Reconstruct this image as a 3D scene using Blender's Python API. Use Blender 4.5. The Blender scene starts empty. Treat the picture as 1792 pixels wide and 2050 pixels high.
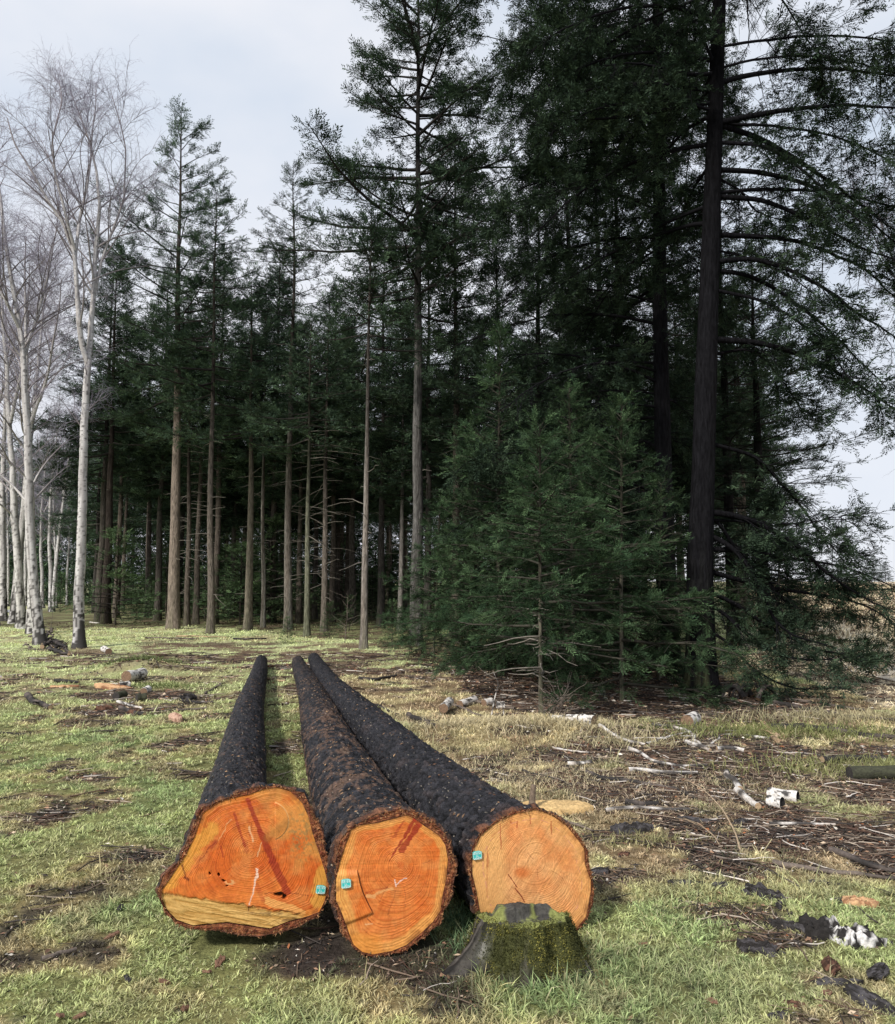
import bpy, math, random
import numpy as np
from mathutils import Vector, Matrix
R = math.radians
scene = bpy.context.scene
COL = scene.collection
rng = np.random.default_rng(7)

# ------------------------------------------------------------------ camera
CAMH, PITCH, F = 1.6, R(5.33), 1500.0
def ray(px, py):
    x, y = px - 896.0, -(py - 1025.0)
    return np.array([x, F*math.cos(PITCH) - y*math.sin(PITCH), F*math.sin(PITCH) + y*math.cos(PITCH)])
def P(px, py, Y):
    d = ray(px, py); t = Y/d[1]
    return np.array([d[0]*t, Y, CAMH + d[2]*t])
def G(px, py):
    d = ray(px, py); t = -CAMH/d[2]
    return np.array([d[0]*t, d[1]*t])
cam = bpy.data.cameras.new('camera'); camo = bpy.data.objects.new('camera', cam); COL.objects.link(camo)
camo.location = (0, 0, CAMH); camo.rotation_euler = (R(90)+PITCH, 0, 0)
cam.sensor_fit = 'VERTICAL'; cam.sensor_height = 24; cam.lens = 24*F/2050; cam.clip_end = 3000; cam.clip_start = 0.05
scene.camera = camo

# ------------------------------------------------------------------ noise
def _h(i, j, k, s):
    n = (i*374761393 + j*668265263 + k*2147483647 + s*974634777).astype(np.int64) & 0xffffffff
    n = ((n ^ (n >> 13))*1274126177) & 0xffffffff
    n = ((n ^ (n >> 16))*2246822519) & 0xffffffff
    return ((n ^ (n >> 15)) & 0xffffff)/float(0xffffff)
def vnoise(x, y, z=0.0, s=0):
    x, y, z = np.broadcast_arrays(np.asarray(x, float), np.asarray(y, float), np.asarray(z, float))
    i, j, k = np.floor(x), np.floor(y), np.floor(z)
    f, g, h = x-i, y-j, z-k
    i, j, k = i.astype(np.int64), j.astype(np.int64), k.astype(np.int64)
    f, g, h = f*f*(3-2*f), g*g*(3-2*g), h*h*(3-2*h)
    def c(a, b, d): return _h(i+a, j+b, k+d, s)
    x00 = c(0,0,0)*(1-f)+c(1,0,0)*f; x10 = c(0,1,0)*(1-f)+c(1,1,0)*f
    x01 = c(0,0,1)*(1-f)+c(1,0,1)*f; x11 = c(0,1,1)*(1-f)+c(1,1,1)*f
    return (x00*(1-g)+x10*g)*(1-h)+(x01*(1-g)+x11*g)*h
def fbm(x, y, z=0.0, o=4, s=0):
    v = 0; a = .5; t = 0
    for q in range(o):
        v = v + a*vnoise(np.asarray(x)*2**q+q*7.3, np.asarray(y)*2**q+q*3.1, np.asarray(z)*2**q, s+q); t += a; a *= .5
    return v/t
def worley(x, y, s=0, wrap=1<<20):
    i, j = np.floor(x).astype(np.int64), np.floor(y).astype(np.int64)
    z0 = np.zeros_like(i)
    d1 = np.full(np.shape(x), 9.); d2 = d1.copy(); idv = np.zeros(np.shape(x))
    for a in (-1, 0, 1):
        for b in (-1, 0, 1):
            jj = (j+b) % wrap; px = i+a+_h(i+a, jj, z0, s); py = j+b+_h(i+a, jj, z0+1, s)
            d = np.hypot(px-x, py-y); c = d < d1
            d2 = np.where(c, d1, np.minimum(d2, d)); idv = np.where(c, _h(i+a, jj, z0+2, s), idv); d1 = np.where(c, d, d1)
    return d1, d2, idv
def sstep(a, b, x):
    t = np.clip((x-a)/(b-a), 0, 1); return t*t*(3-2*t)
def mix(a, b, t):
    t = np.asarray(t)[..., None]; return np.asarray(a)*(1-t)+np.asarray(b)*t
def inpoly(x, y, poly):
    x, y = np.asarray(x), np.asarray(y); ins = np.zeros(x.shape, bool); n = len(poly)
    for i in range(n):
        x0, y0 = poly[i]; x1, y1 = poly[(i+1) % n]
        if y0 == y1: continue
        c = ((y0 > y) != (y1 > y)) & (x < (x1-x0)*(y-y0)/(y1-y0)+x0); ins ^= c
    return ins

# ------------------------------------------------------------------ mesh helpers
def mesh(name, V, Fs, mat, col=None, smooth=True):
    V = np.asarray(V, np.float32); Fs = Fs if isinstance(Fs, list) else [Fs]
    Fs = [np.asarray(f, np.int32) for f in Fs if len(f)]
    me = bpy.data.meshes.new(name)
    me.vertices.add(len(V)); me.vertices.foreach_set('co', V.ravel())
    tot = np.concatenate([np.full(len(f), f.shape[1], np.int32) for f in Fs])
    me.loops.add(int(tot.sum())); me.polygons.add(len(tot))
    me.loops.foreach_set('vertex_index', np.concatenate([f.ravel() for f in Fs]))
    st = np.concatenate([[0], np.cumsum(tot)[:-1]]).astype(np.int32)
    me.polygons.foreach_set('loop_start', st)
    me.polygons.foreach_set('use_smooth', np.full(len(tot), smooth))
    if col is not None:
        c = np.ones((len(V), 4), np.float32); c[:, :3] = col
        at = me.color_attributes.new('Col', 'FLOAT_COLOR', 'POINT'); at.data.foreach_set('color', c.ravel())
    me.materials.append(mat); me.update(calc_edges=True)
    return me
def link(name, data, parent=None):
    o = bpy.data.objects.new(name, data); COL.objects.link(o)
    if parent is not None: o.parent = parent
    return o
def tag(o, label=None, cat=None, group=None, kind=None):
    for k, v in (('label', label), ('category', cat), ('group', group), ('kind', kind)):
        if v: o[k] = v
    return o
def thing(name, label, cat, loc, rz=0, group=None, tilt=(0, 0), sc=1.0):
    o = link(name, None); o.location = [float(v) for v in loc]; o.rotation_euler = (tilt[0], tilt[1], rz)
    o.scale = (sc, sc, sc) if not isinstance(sc, (tuple, list)) else sc
    return tag(o, label, cat, group)
def unit(v): return v/np.maximum(np.linalg.norm(v, axis=-1, keepdims=True), 1e-9)
class MB:
    def __init__(s): s.V = []; s.F = {}; s.C = []; s.n = 0
    def add(s, V, Fa, col):
        V = np.asarray(V, float).reshape(-1, 3); Fa = np.asarray(Fa)
        s.V.append(V); s.F.setdefault(Fa.shape[1], []).append(Fa+s.n)
        c = np.asarray(col, float); s.C.append(np.broadcast_to(c, (len(V), 3))); s.n += len(V)
    def build(s, name, mat, smooth=True):
        return mesh(name, np.concatenate(s.V), [np.concatenate(f) for f in s.F.values()], mat, np.concatenate(s.C), smooth)
def tubes(Pt, Rd, sides, cap=False):
    """batch of tubes: Pt (B,n,3), Rd (B,n)"""
    Pt = np.asarray(Pt, float); Rd = np.asarray(Rd, float)
    B, n, _ = Pt.shape
    T = np.empty_like(Pt); T[:, 1:-1] = Pt[:, 2:]-Pt[:, :-2]; T[:, 0] = Pt[:, 1]-Pt[:, 0]; T[:, -1] = Pt[:, -1]-Pt[:, -2]
    T = unit(T); avg = unit(T.mean(1, keepdims=True))
    ref = np.where(np.abs(avg[..., 2:3]) > .8, np.array([1., 0, 0]), np.array([0, 0, 1.]))
    U = unit(np.cross(np.broadcast_to(ref, T.shape), T)); W = np.cross(T, U)
    a = np.arange(sides)*2*np.pi/sides
    V = Pt[:, :, None] + Rd[:, :, None, None]*(np.cos(a)[:, None]*U[:, :, None]+np.sin(a)[:, None]*W[:, :, None])
    idx = np.arange(B*n*sides).reshape(B, n, sides); nx = np.roll(idx, -1, 2)
    Fq = np.stack([idx[:, :-1], nx[:, :-1], nx[:, 1:], idx[:, 1:]], -1).reshape(-1, 4)
    return V.reshape(-1, 3), Fq, idx
def resamp(pts, n):
    pts = np.asarray(pts, float); d = np.r_[0, np.cumsum(np.linalg.norm(np.diff(pts, axis=0), axis=1))]
    t = np.linspace(0, d[-1], n)
    # smooth a little with a cubic through chord length
    out = np.stack([np.interp(t, d, pts[:, k]) for k in range(pts.shape[1])], 1)
    for _ in range(2): out[1:-1] = .25*out[:-2]+.5*out[1:-1]+.25*out[2:]
    return out

# ------------------------------------------------------------------ materials
def newmat(name):
    m = bpy.data.materials.new(name); m.use_nodes = True; nt = m.node_tree
    b = nt.nodes['Principled BSDF']; return m, nt, b
def N(nt, t, **kw):
    n = nt.nodes.new(t)
    for k, v in kw.items():
        if k in n.inputs: n.inputs[k].default_value = v
        else: setattr(n, k, v)
    return n
def attr_mat(name, rough=.8, spec=.3, nscale=(30, 30, 30), lo=.7, hi=1.3, bump=.3, bdist=.01, sss=0, tint=None, detail=6, rnoise=None):
    m, nt, b = newmat(name); L = nt.links.new
    at = N(nt, 'ShaderNodeAttribute', attribute_name='Col')
    tc = N(nt, 'ShaderNodeTexCoord'); mp = N(nt, 'ShaderNodeMapping'); mp.inputs['Scale'].default_value = nscale
    L(tc.outputs['Object'], mp.inputs['Vector'])
    no = N(nt, 'ShaderNodeTexNoise', Scale=1.0, Detail=detail, Roughness=.65); L(mp.outputs[0], no.inputs['Vector'])
    mr = N(nt, 'ShaderNodeMapRange'); mr.inputs['From Min'].default_value = .3; mr.inputs['From Max'].default_value = .7
    mr.inputs['To Min'].default_value = lo; mr.inputs['To Max'].default_value = hi
    L(no.outputs['Fac'], mr.inputs['Value'])
    mx = N(nt, 'ShaderNodeVectorMath', operation='SCALE'); L(at.outputs['Color'], mx.inputs[0]); L(mr.outputs[0], mx.inputs['Scale'])
    L(mx.outputs[0], b.inputs['Base Color'])
    b.inputs['Roughness'].default_value = rough; b.inputs['Specular IOR Level'].default_value = spec
    if rnoise:
        m2 = N(nt, 'ShaderNodeMapRange'); m2.inputs['From Min'].default_value = .35; m2.inputs['From Max'].default_value = .65
        m2.inputs['To Min'].default_value = rnoise[0]; m2.inputs['To Max'].default_value = rnoise[1]
        L(no.outputs['Fac'], m2.inputs['Value']); L(m2.outputs[0], b.inputs['Roughness'])
    if bump:
        bp = N(nt, 'ShaderNodeBump', Strength=bump, Distance=bdist); L(no.outputs['Fac'], bp.inputs['Height']); L(bp.outputs[0], b.inputs['Normal'])
    return m
def leaf_mat(name, rough=.6, trans=.25, spec=.25, vary=None):
    m, nt, b = newmat(name); L = nt.links.new
    at = N(nt, 'ShaderNodeAttribute', attribute_name='Col'); src = at.outputs['Color']
    if vary:   # every tree has its own lightness and a slight warm or cool cast
        oi = N(nt, 'ShaderNodeObjectInfo'); m2 = N(nt, 'ShaderNodeMapRange'); m2.inputs['To Min'].default_value = vary[0]; m2.inputs['To Max'].default_value = vary[1]; L(oi.outputs['Random'], m2.inputs[0])
        tc = N(nt, 'ShaderNodeTexCoord'); no = N(nt, 'ShaderNodeTexNoise', Scale=.9, Detail=3.0); L(tc.outputs['Object'], no.inputs['Vector'])
        m3 = N(nt, 'ShaderNodeMapRange'); m3.inputs['From Min'].default_value = .35; m3.inputs['From Max'].default_value = .65; m3.inputs['To Min'].default_value = .65; m3.inputs['To Max'].default_value = 1.4; L(no.outputs['Fac'], m3.inputs[0])
        mu = N(nt, 'ShaderNodeMath', operation='MULTIPLY'); L(m2.outputs[0], mu.inputs[0]); L(m3.outputs[0], mu.inputs[1])
        cb = N(nt, 'ShaderNodeCombineXYZ'); ad = N(nt, 'ShaderNodeMath', operation='MULTIPLY_ADD'); ad.inputs[1].default_value = .35; ad.inputs[2].default_value = .82; L(no.outputs['Fac'], ad.inputs[0])
        L(ad.outputs[0], cb.inputs[0]); cb.inputs[1].default_value = 1.0; cb.inputs[2].default_value = .95
        v1 = N(nt, 'ShaderNodeVectorMath', operation='SCALE'); L(src, v1.inputs[0]); L(mu.outputs[0], v1.inputs['Scale'])
        v2 = N(nt, 'ShaderNodeVectorMath', operation='MULTIPLY'); L(v1.outputs[0], v2.inputs[0]); L(cb.outputs[0], v2.inputs[1]); src = v2.outputs[0]
    L(src, b.inputs['Base Color'])
    b.inputs['Roughness'].default_value = rough; b.inputs['Specular IOR Level'].default_value = spec
    if trans:
        tr = N(nt, 'ShaderNodeBsdfTranslucent'); L(src, tr.inputs['Color'])
        ms = N(nt, 'ShaderNodeMixShader'); ms.inputs[0].default_value = trans
        L(b.outputs[0], ms.inputs[1]); L(tr.outputs[0], ms.inputs[2]); L(ms.outputs[0], nt.nodes['Material Output'].inputs['Surface'])
    return m
M_GROUND = attr_mat('ground_soil', .95, .1, (60, 60, 60), .55, 1.5, .8, .02)
M_GRASS = leaf_mat('grass_blades', .6, .3, .25)
M_NEEDLE = leaf_mat('fir_needles', .85, .10, .05, vary=(.75, 1.55))
M_TRUNK = attr_mat('fir_bark', .95, .04, (30, 30, 5.0), .35, 1.75, 1.0, .06)
M_TWIG = attr_mat('twig_bark', .95, .04, (20, 20, 20), .7, 1.3, 0)
M_BIRCH = attr_mat('birch_bark', .7, .3, (30, 30, 60), .85, 1.12, .3, .01)
M_BARK = attr_mat('wet_log_bark', .55, .32, (55, 55, 55), .25, 1.9, 1.0, .022, rnoise=(.28, .75), detail=8)
M_WOOD = attr_mat('fresh_cut_wood', .55, .35, (90, 90, 90), .85, 1.13, .25, .004)
M_DEBRIS = attr_mat('debris_wood', .85, .2, (60, 60, 60), .6, 1.4, .6, .01)
M_LITTER = leaf_mat('litter', .8, 0, .2)
M_MOSS = leaf_mat('moss', .8, .2, .15)
M_FLAT = attr_mat('plastic_tag', .45, .4, (5, 5, 5), .95, 1.05, 0)
M_ASPHALT = attr_mat('asphalt', .9, .2, (40, 40, 40), .8, 1.2, .3, .01)

# ------------------------------------------------------------------ light and sky
w = bpy.data.worlds.new('World'); scene.world = w; w.use_nodes = True
nt = w.node_tree; nt.nodes.clear(); L = nt.links.new
SUN = Vector((-.55, -.75, .80)).normalized()
elev = math.asin(SUN.z); azim = math.atan2(SUN.x, SUN.y)
sky = N(nt, 'ShaderNodeTexSky', sky_type='NISHITA', sun_disc=False); sky.sun_elevation = elev; sky.sun_rotation = azim
sk = N(nt, 'ShaderNodeVectorMath', operation='SCALE'); sk.inputs['Scale'].default_value = .10; L(sky.outputs[0], sk.inputs[0])
tc = N(nt, 'ShaderNodeTexCoord'); mp = N(nt, 'ShaderNodeMapping'); mp.inputs['Scale'].default_value = (1.3, 1.3, 2.6); mp.inputs['Location'].default_value = (.35, .2, .1)
L(tc.outputs['Generated'], mp.inputs[0])
no = N(nt, 'ShaderNodeTexNoise', Scale=1.6, Detail=5.0, Roughness=.5); L(mp.outputs[0], no.inputs['Vector'])
cr = N(nt, 'ShaderNodeValToRGB'); cr.color_ramp.elements[0].position = .35; cr.color_ramp.elements[1].position = .62
cr.color_ramp.elements[0].color = (.68, .78, .92, 1); cr.color_ramp.elements[1].color = (.95, .97, 1.03, 1)
L(no.outputs['Fac'], cr.inputs[0])
mxs = N(nt, 'ShaderNodeMix', data_type='RGBA'); mxs.inputs[0].default_value = .88
L(sk.outputs[0], mxs.inputs[6]); L(cr.outputs[0], mxs.inputs[7])
# paler towards the horizon
sp = N(nt, 'ShaderNodeSeparateXYZ'); L(tc.outputs['Generated'], sp.inputs[0])
mr = N(nt, 'ShaderNodeMapRange'); mr.inputs['From Min'].default_value = .0; mr.inputs['From Max'].default_value = .55; mr.inputs['To Min'].default_value = .75; mr.inputs['To Max'].default_value = 0
L(sp.outputs[2], mr.inputs[0])
mx2 = N(nt, 'ShaderNodeMix', data_type='RGBA'); L(mr.outputs[0], mx2.inputs[0]); L(mxs.outputs[2], mx2.inputs[6]); mx2.inputs[7].default_value = (.90, .91, .97, 1)
bg = N(nt, 'ShaderNodeBackground', Strength=1.0); L(mx2.outputs[2], bg.inputs[0])
ow = N(nt, 'ShaderNodeOutputWorld'); L(bg.outputs[0], ow.inputs[0])
sl = bpy.data.lights.new('sun', 'SUN'); sl.energy = 4.3; sl.angle = R(5); sl.color = (1, .95, .87)
so = link('sun', sl); so.rotation_euler = SUN.to_track_quat('Z', 'Y').to_euler(); so.location = (-10, -10, 20)
scene.view_settings.view_transform = 'Standard'; scene.view_settings.look = 'None'
scene.view_settings.exposure = 0; scene.view_settings.gamma = 1
scene.render.engine = 'CYCLES'; scene.cycles.max_bounces = 6; scene.cycles.diffuse_bounces = 3; scene.cycles.transmission_bounces = 2
scene.cycles.use_denoising = True
# ------------------------------------------------------------------ terrain
def gpoly(pts): return [tuple(G(*p)) for p in pts]
LITTER = gpoly([(1120,1490),(1200,1445),(1330,1425),(1500,1470),(1600,1500),(1790,1490),(1900,1500),(1950,1800),(1790,1760),(1640,1700),(1500,1700),(1350,1660),(1220,1640),(1120,1590),(1080,1540)])
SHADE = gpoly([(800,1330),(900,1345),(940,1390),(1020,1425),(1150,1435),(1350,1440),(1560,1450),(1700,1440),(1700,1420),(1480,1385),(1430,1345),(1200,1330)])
FORESTF = [(-18,27),(-13.5,26),(-9,27),(-5,23),(-2,20),(0,16),(2,13.5),(4,13),(5,15),(6,17),(9,40),(40,90),(60,260),(-70,260),(-40,90)]
HEATH = gpoly([(1440,1340),(1560,1345),(1640,1370),(1790,1415),(1900,1430),(2600,1440),(4200,1260),(4000,1200),(1500,1180),(1480,1230)])
PATH_L = gpoly([(-80,1222),(8,1222),(8,1232),(-80,1246)])
def zg(x, y):
    x, y = np.asarray(x, float), np.asarray(y, float)
    z = .05*(fbm(x*.5, y*.5, 0, 3, 3)-.5) + .035*(fbm(x*2.3, y*2.3, 0, 3, 9)-.5)
    r = np.hypot(x, y); z = z + .25*(fbm(x*.06, y*.06, 0, 2, 5)-.5)*sstep(14, 60, r)
    mx, my = G(285, 1345); z = z + .22*np.exp(-(((x-mx)/.8)**2+((y-my)/.45)**2))
    mx, my = G(1060, 1470); z = z + .10*np.exp(-(((x-mx)/1.1)**2+((y-my)/.35)**2))
    z = z + 1.6*sstep(45, 140, r)*sstep(10, 40, x)
    return z
def zgf(x, y): return float(zg(x, y))
GREEN = np.array([.345, .385, .175]); YEL = np.array([.56, .52, .24]); STRAW = np.array([.60, .51, .32])
SOIL = np.array([.045, .036, .032]); BROWN = np.array([.125, .080, .058]); PALE = np.array([.56, .61, .33])
HEAPS = [(*G(255, 1392), 1.0, .55, 1.1), (*G(250, 1425), .9, .4, .9), (*G(360, 1395), .8, .4, .8), (*G(100, 1300), .9, .5, 1.), (*G(600, 1335), 1.6, .6, .9), (*G(740, 1345), 1.6, .7, 1.), (*G(430, 1290), 2.4, .8, .9), (*G(1560, 1890), .25, .12, .8), (*G(1450, 1830), .4, .15, .9), (*G(580, 1490), .16, .7, .9), (*G(1210, 1680), .25, .2, 1.), (*G(1230, 1760), .3, .12, .9)]
def ground(x, y):
    """albedo and grass density at a ground point"""
    n1 = fbm(x*1.1, y*1.1, 0, 4, 21); n2 = fbm(x*3.3, y*3.3, 0, 4, 33); n3 = fbm(x*9, y*9, 0, 3, 44); n0 = fbm(x*.35, y*.35, 0, 3, 51)
    wx = x+.5*(n2-.5)+.25*(n3-.5); wy = y+.9*(n1-.5)+.5*(n3-.5)
    c = mix(GREEN, YEL, sstep(.46, .66, n1*.6+n2*.4)*.85)
    c = mix(c, np.array([.23, .31, .14]), sstep(.52, .68, fbm(x*1.9+7, y*1.9, 0, 4, 61))*.6)
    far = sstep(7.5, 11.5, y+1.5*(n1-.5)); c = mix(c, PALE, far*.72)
    # straw zone right of the third log
    st = sstep(-.5, .4, x - (2.0-.30*y) + 1.0*(n1-.5))*sstep(3.7, 4.6, y)*(1-sstep(12.5, 14, y))
    c = mix(c, STRAW, st*sstep(.25, .5, n2*.5+n1*.5)*.9)
    brn = sstep(.50, .62, fbm(x*2.7+3, y*2.7, 0, 4, 71)); c = mix(c, np.array([.26, .18, .12]), brn*(.25+.5*st))
    dens = np.ones_like(n1)
    soil = sstep(.56, .64, n2*.55+n1*.45)*.9; c = mix(c, np.array([.36, .27, .18]), sstep(.50, .56, n2*.55+n1*.45)*.55)
    soil = np.maximum(soil, sstep(.61, .69, n3*.6+n2*.4)*.8)
    c = mix(c, SOIL, soil*(1-far*.55)); dens = dens*(1-.85*soil)
    und = np.exp(-((x+.25)/.75)**2-((y-3.36)/.22)**2)  # scuffed earth in front of the logs
    u = sstep(.35, .6, und*(.45+n2)); c = mix(c, SOIL*.9, u*.9); dens = dens*(1-.75*u)
    lit = inpoly(wx, wy, LITTER).astype(float)*(.25+.75*sstep(.36, .50, n2*.6+n1*.4)); c = mix(c, mix(BROWN, SOIL, sstep(.4, .7, n3)), lit*.92); dens = dens*(1-.9*lit)
    r2 = ((x > 1.0) & (y < 5.4) & (y > 3.3)).astype(float)*sstep(.53, .6, n1*.5+n2*.5); c = mix(c, SOIL, .75*r2); dens = dens*(1-.6*r2)
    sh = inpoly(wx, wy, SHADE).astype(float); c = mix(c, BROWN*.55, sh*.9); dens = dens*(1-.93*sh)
    for qx, qy, sx, sy, am in HEAPS:
        e = am*np.exp(-((x-qx)/sx)**2-((y-qy)/sy)**2)*(.4+1.3*n2); e = sstep(.35, .7, e); c = mix(c, mix(BROWN*1.3, SOIL, n3), e*.85); dens = dens*(1-.75*e)
    fo = inpoly(wx+.5*(n1-.5), wy+1.5*(n1-.5), FORESTF).astype(float); c = mix(c, mix(BROWN*.7, GREEN*.6, sstep(.45, .6, n2)), fo*.9); dens = dens*(1-.7*fo)
    edge = sstep(14.6, 15.6, y+1.6*(n1-.5))*(1-sstep(18.5, 20.5, y))*sstep(-9.5, -7.5, x)*(1-sstep(.5, 2.5, x))
    c = mix(c, BROWN*1.1, edge*sstep(.42, .56, n2*.6+n1*.4)*.85); dens = dens*(1-.6*edge)
    he = inpoly(wx, wy, HEATH).astype(float)
    hc = mix(np.array([.74, .65, .48]), np.array([.30, .21, .15]), sstep(.45, .58, n0*.4+n1*.6)*sstep(20, 45, np.hypot(x, y)))
    c = mix(c, hc, he); dens = dens*(1-.5*he)
    return c, dens
ys = np.concatenate([np.linspace(-20, 1.9, 30), np.arange(2.0, 9, .022), 9*np.exp(np.linspace(0, math.log(700/9), 480))[1:]])
xp = np.concatenate([np.arange(0, 5, .03), 5*np.exp(np.linspace(0, math.log(600/5), 330))])
xs = np.concatenate([-xp[:0:-1], xp])
X, Y = np.meshgrid(xs, ys); Z = zg(X, Y)
Z = Z + .012*(fbm(X*14, Y*14, 0, 2, 77)-.5)
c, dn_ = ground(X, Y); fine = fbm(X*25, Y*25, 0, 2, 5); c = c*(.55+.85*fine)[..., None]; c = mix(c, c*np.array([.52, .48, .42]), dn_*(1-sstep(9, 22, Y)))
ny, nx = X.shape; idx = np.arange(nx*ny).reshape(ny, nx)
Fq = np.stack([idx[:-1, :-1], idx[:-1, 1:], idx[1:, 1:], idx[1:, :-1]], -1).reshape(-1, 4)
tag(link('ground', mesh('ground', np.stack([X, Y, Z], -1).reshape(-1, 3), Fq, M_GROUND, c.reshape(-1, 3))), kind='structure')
# a strip of asphalt road far to the left, beyond the birches
p0, p1 = G(-60, 1226), G(14, 1221)
t = np.linspace(-2.2, 1.15, 30); rp = p0+(p1-p0)*t[:, None]; d = unit(p1-p0); nrm = np.array([-d[1], d[0]])
V = []
for s in (-1.9, -.6, .6, 1.9):
    q = rp+nrm*s; V.append(np.c_[q, zg(q[:, 0], q[:, 1])+.03])
V = np.stack(V, 1).reshape(-1, 3); ii = np.arange(120).reshape(30, 4)
Fq = np.stack([ii[:-1, :-1], ii[:-1, 1:], ii[1:, 1:], ii[1:, :-1]], -1).reshape(-1, 4)
tag(link('road', mesh('road', V, Fq[:, ::-1], M_ASPHALT, (.30, .31, .33))), kind='structure')
# sandy track through the heath on the right
tr = np.array([[*G(1640,1330)], [*G(1700,1322)], [*G(1780,1312)], [*G(1900,1305)]]); tr = np.array([G(1600, 1318), G(1660, 1322), G(1730, 1336), G(1800, 1352), G(1900, 1372)])
tr = resamp(tr, 30); d = unit(np.gradient(tr, axis=0)); nr = np.c_[-d[:, 1], d[:, 0]]
V = []
for s in (-.55, -.2, .2, .55):
    q = tr+nr*(s+.1*(fbm(tr[:, 0]*2, tr[:, 1]*2, 0, 2, 8)-.5))[:, None]; V.append(np.c_[q, zg(q[:, 0], q[:, 1])+.02])
V = np.stack(V, 1).reshape(-1, 3)
tag(link('sandy_path', mesh('sandy_path', V, Fq[:, ::-1], M_GROUND, (.66, .58, .47))), kind='structure')

# ------------------------------------------------------------------ keep-out for grass: logs and stump
LOGS_XY = []   # filled in below: (start, end, radius0, radius1)
def blades(name, pts, h, wd, colr, mat, lean=.6, curl=.5, outa=None):
    """pts (N,3) roots"""
    n = len(pts); a = rng.uniform(0, 2*np.pi, n); side = np.c_[np.cos(a), np.sin(a), np.zeros(n)]
    a2 = rng.uniform(0, 2*np.pi, n) if outa is None else outa+rng.normal(0, .7, n); ln = rng.uniform(.1, 1, n)*lean
    dr = np.c_[np.cos(a2)*ln, np.sin(a2)*ln, np.ones(n)]; dr = unit(dr)
    mid = pts+dr*h[:, None]*.55
    d2 = dr+np.c_[np.cos(a2), np.sin(a2), -.6*np.ones(n)]*(rng.uniform(0, 1, n)*curl)[:, None]
    tip = mid+unit(d2)*h[:, None]*.5
    s = side*wd[:, None]*.5
    V = np.stack([pts-s, pts+s, mid+s*.8, mid-s*.8, tip], 1).reshape(-1, 3)
    b = np.arange(n)[:, None]*5
    q = b+np.array([0, 1, 2, 3]); tr_ = b+np.array([3, 2, 4])
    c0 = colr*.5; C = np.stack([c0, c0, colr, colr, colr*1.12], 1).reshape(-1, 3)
    return mesh(name, V, [q, tr_], mat, C, False)
def scatter(n, y0, y1, pw=1.0):
    u = rng.uniform(0, 1, n); y = y0*(y1/y0)**(u**pw); x = rng.uniform(-.66, .66, n)*(y+.5)
    return x, y
# ------------------------------------------------------------------ the three felled logs
def crop(ox, oy, s, pts): return [(ox+a*s, oy+b*s) for a, b in pts]
L1o = crop(304.3,1561.4,.2145,[(1130,45),(1290,90),(1440,110),(1500,260),(1560,370),(1620,500),(1650,700),(1700,850),(1710,1040),(1690,1120),(1600,1190),(1560,1320),(1300,1430),(1160,1480),(1000,1500),(850,1490),(700,1470),(600,1440),(380,1440),(200,1370),(100,1280),(50,1120),(20,1060),(70,920),(220,780),(300,620),(380,400),(430,260),(550,230),(640,190),(800,110),(960,60)])
L1i = crop(304.3,1561.4,.2145,[(1180,85),(1290,120),(1400,230),(1460,360),(1500,520),(1560,700),(1610,860),(1645,1000),(1610,1150),(1560,1250),(1400,1310),(1250,1350),(1100,1410),(900,1380),(700,1350),(500,1370),(380,1380),(230,1330),(130,1230),(85,1120),(90,1050),(180,920),(320,710),(400,540),(440,420),(470,330),(600,230),(720,190),(900,155),(1050,100)])
L2o = crop(640.6,1601.4,.1698,[(930,85),(1150,140),(1350,250),(1500,390),(1560,560),(1640,800),(1600,1000),(1540,1250),(1470,1330),(1440,1500),(1250,1640),(1150,1720),(1000,1830),(800,1880),(540,1890),(400,1800),(260,1640),(200,1480),(170,1330),(130,1250),(160,1150),(150,950),(170,700),(200,500),(320,330),(480,250),(700,150)])
L2i = crop(640.6,1601.4,.1698,[(1020,190),(1110,230),(1230,320),(1400,430),(1480,550),(1510,720),(1490,950),(1450,1130),(1420,1330),(1330,1460),(1180,1600),(1020,1730),(850,1800),(620,1840),(500,1810),(390,1720),(330,1560),(270,1370),(190,1190),(190,950),(240,730),(310,520),(370,360),(480,310),(700,280),(880,230)])
L3o = crop(896.8,1601.4,.18752,[(900,110),(1050,150),(1200,225),(1330,325),(1440,450),(1510,580),(1530,740),(1580,950),(1580,1050),(1560,1180),(1500,1320),(1400,1450),(1250,1500),(1000,1530),(700,1520),(450,1450),(330,1330),(270,1180),(220,950),(205,750),(235,530),(325,380),(490,250),(650,175),(780,125)])
L3i = crop(896.8,1601.4,.18752,[(950,145),(1120,210),(1270,320),(1400,480),(1460,570),(1470,740),(1530,900),(1530,1020),(1480,1290),(1380,1410),(1200,1460),(1000,1480),(700,1460),(450,1380),(340,1230),(300,1000),(260,830),(260,680),(290,550),(350,430),(480,310),(650,210),(800,170)])
def polar(poly, c, ang):
    """radius of a closed outline around c at the given angles"""
    p = np.array(poly)-c; a = np.arctan2(p[:, 1], p[:, 0]); r = np.hypot(*p.T)
    # densify
    q = np.concatenate([np.linspace(p[i], p[(i+1) % len(p)], 12, endpoint=False) for i in range(len(p))])
    a = np.arctan2(q[:, 1], q[:, 0]); r = np.hypot(*q.T); o = np.argsort(a); a, r = a[o], r[o]
    return np.interp(ang, np.r_[a-2*np.pi, a, a+2*np.pi], np.r_[r, r, r])
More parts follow.
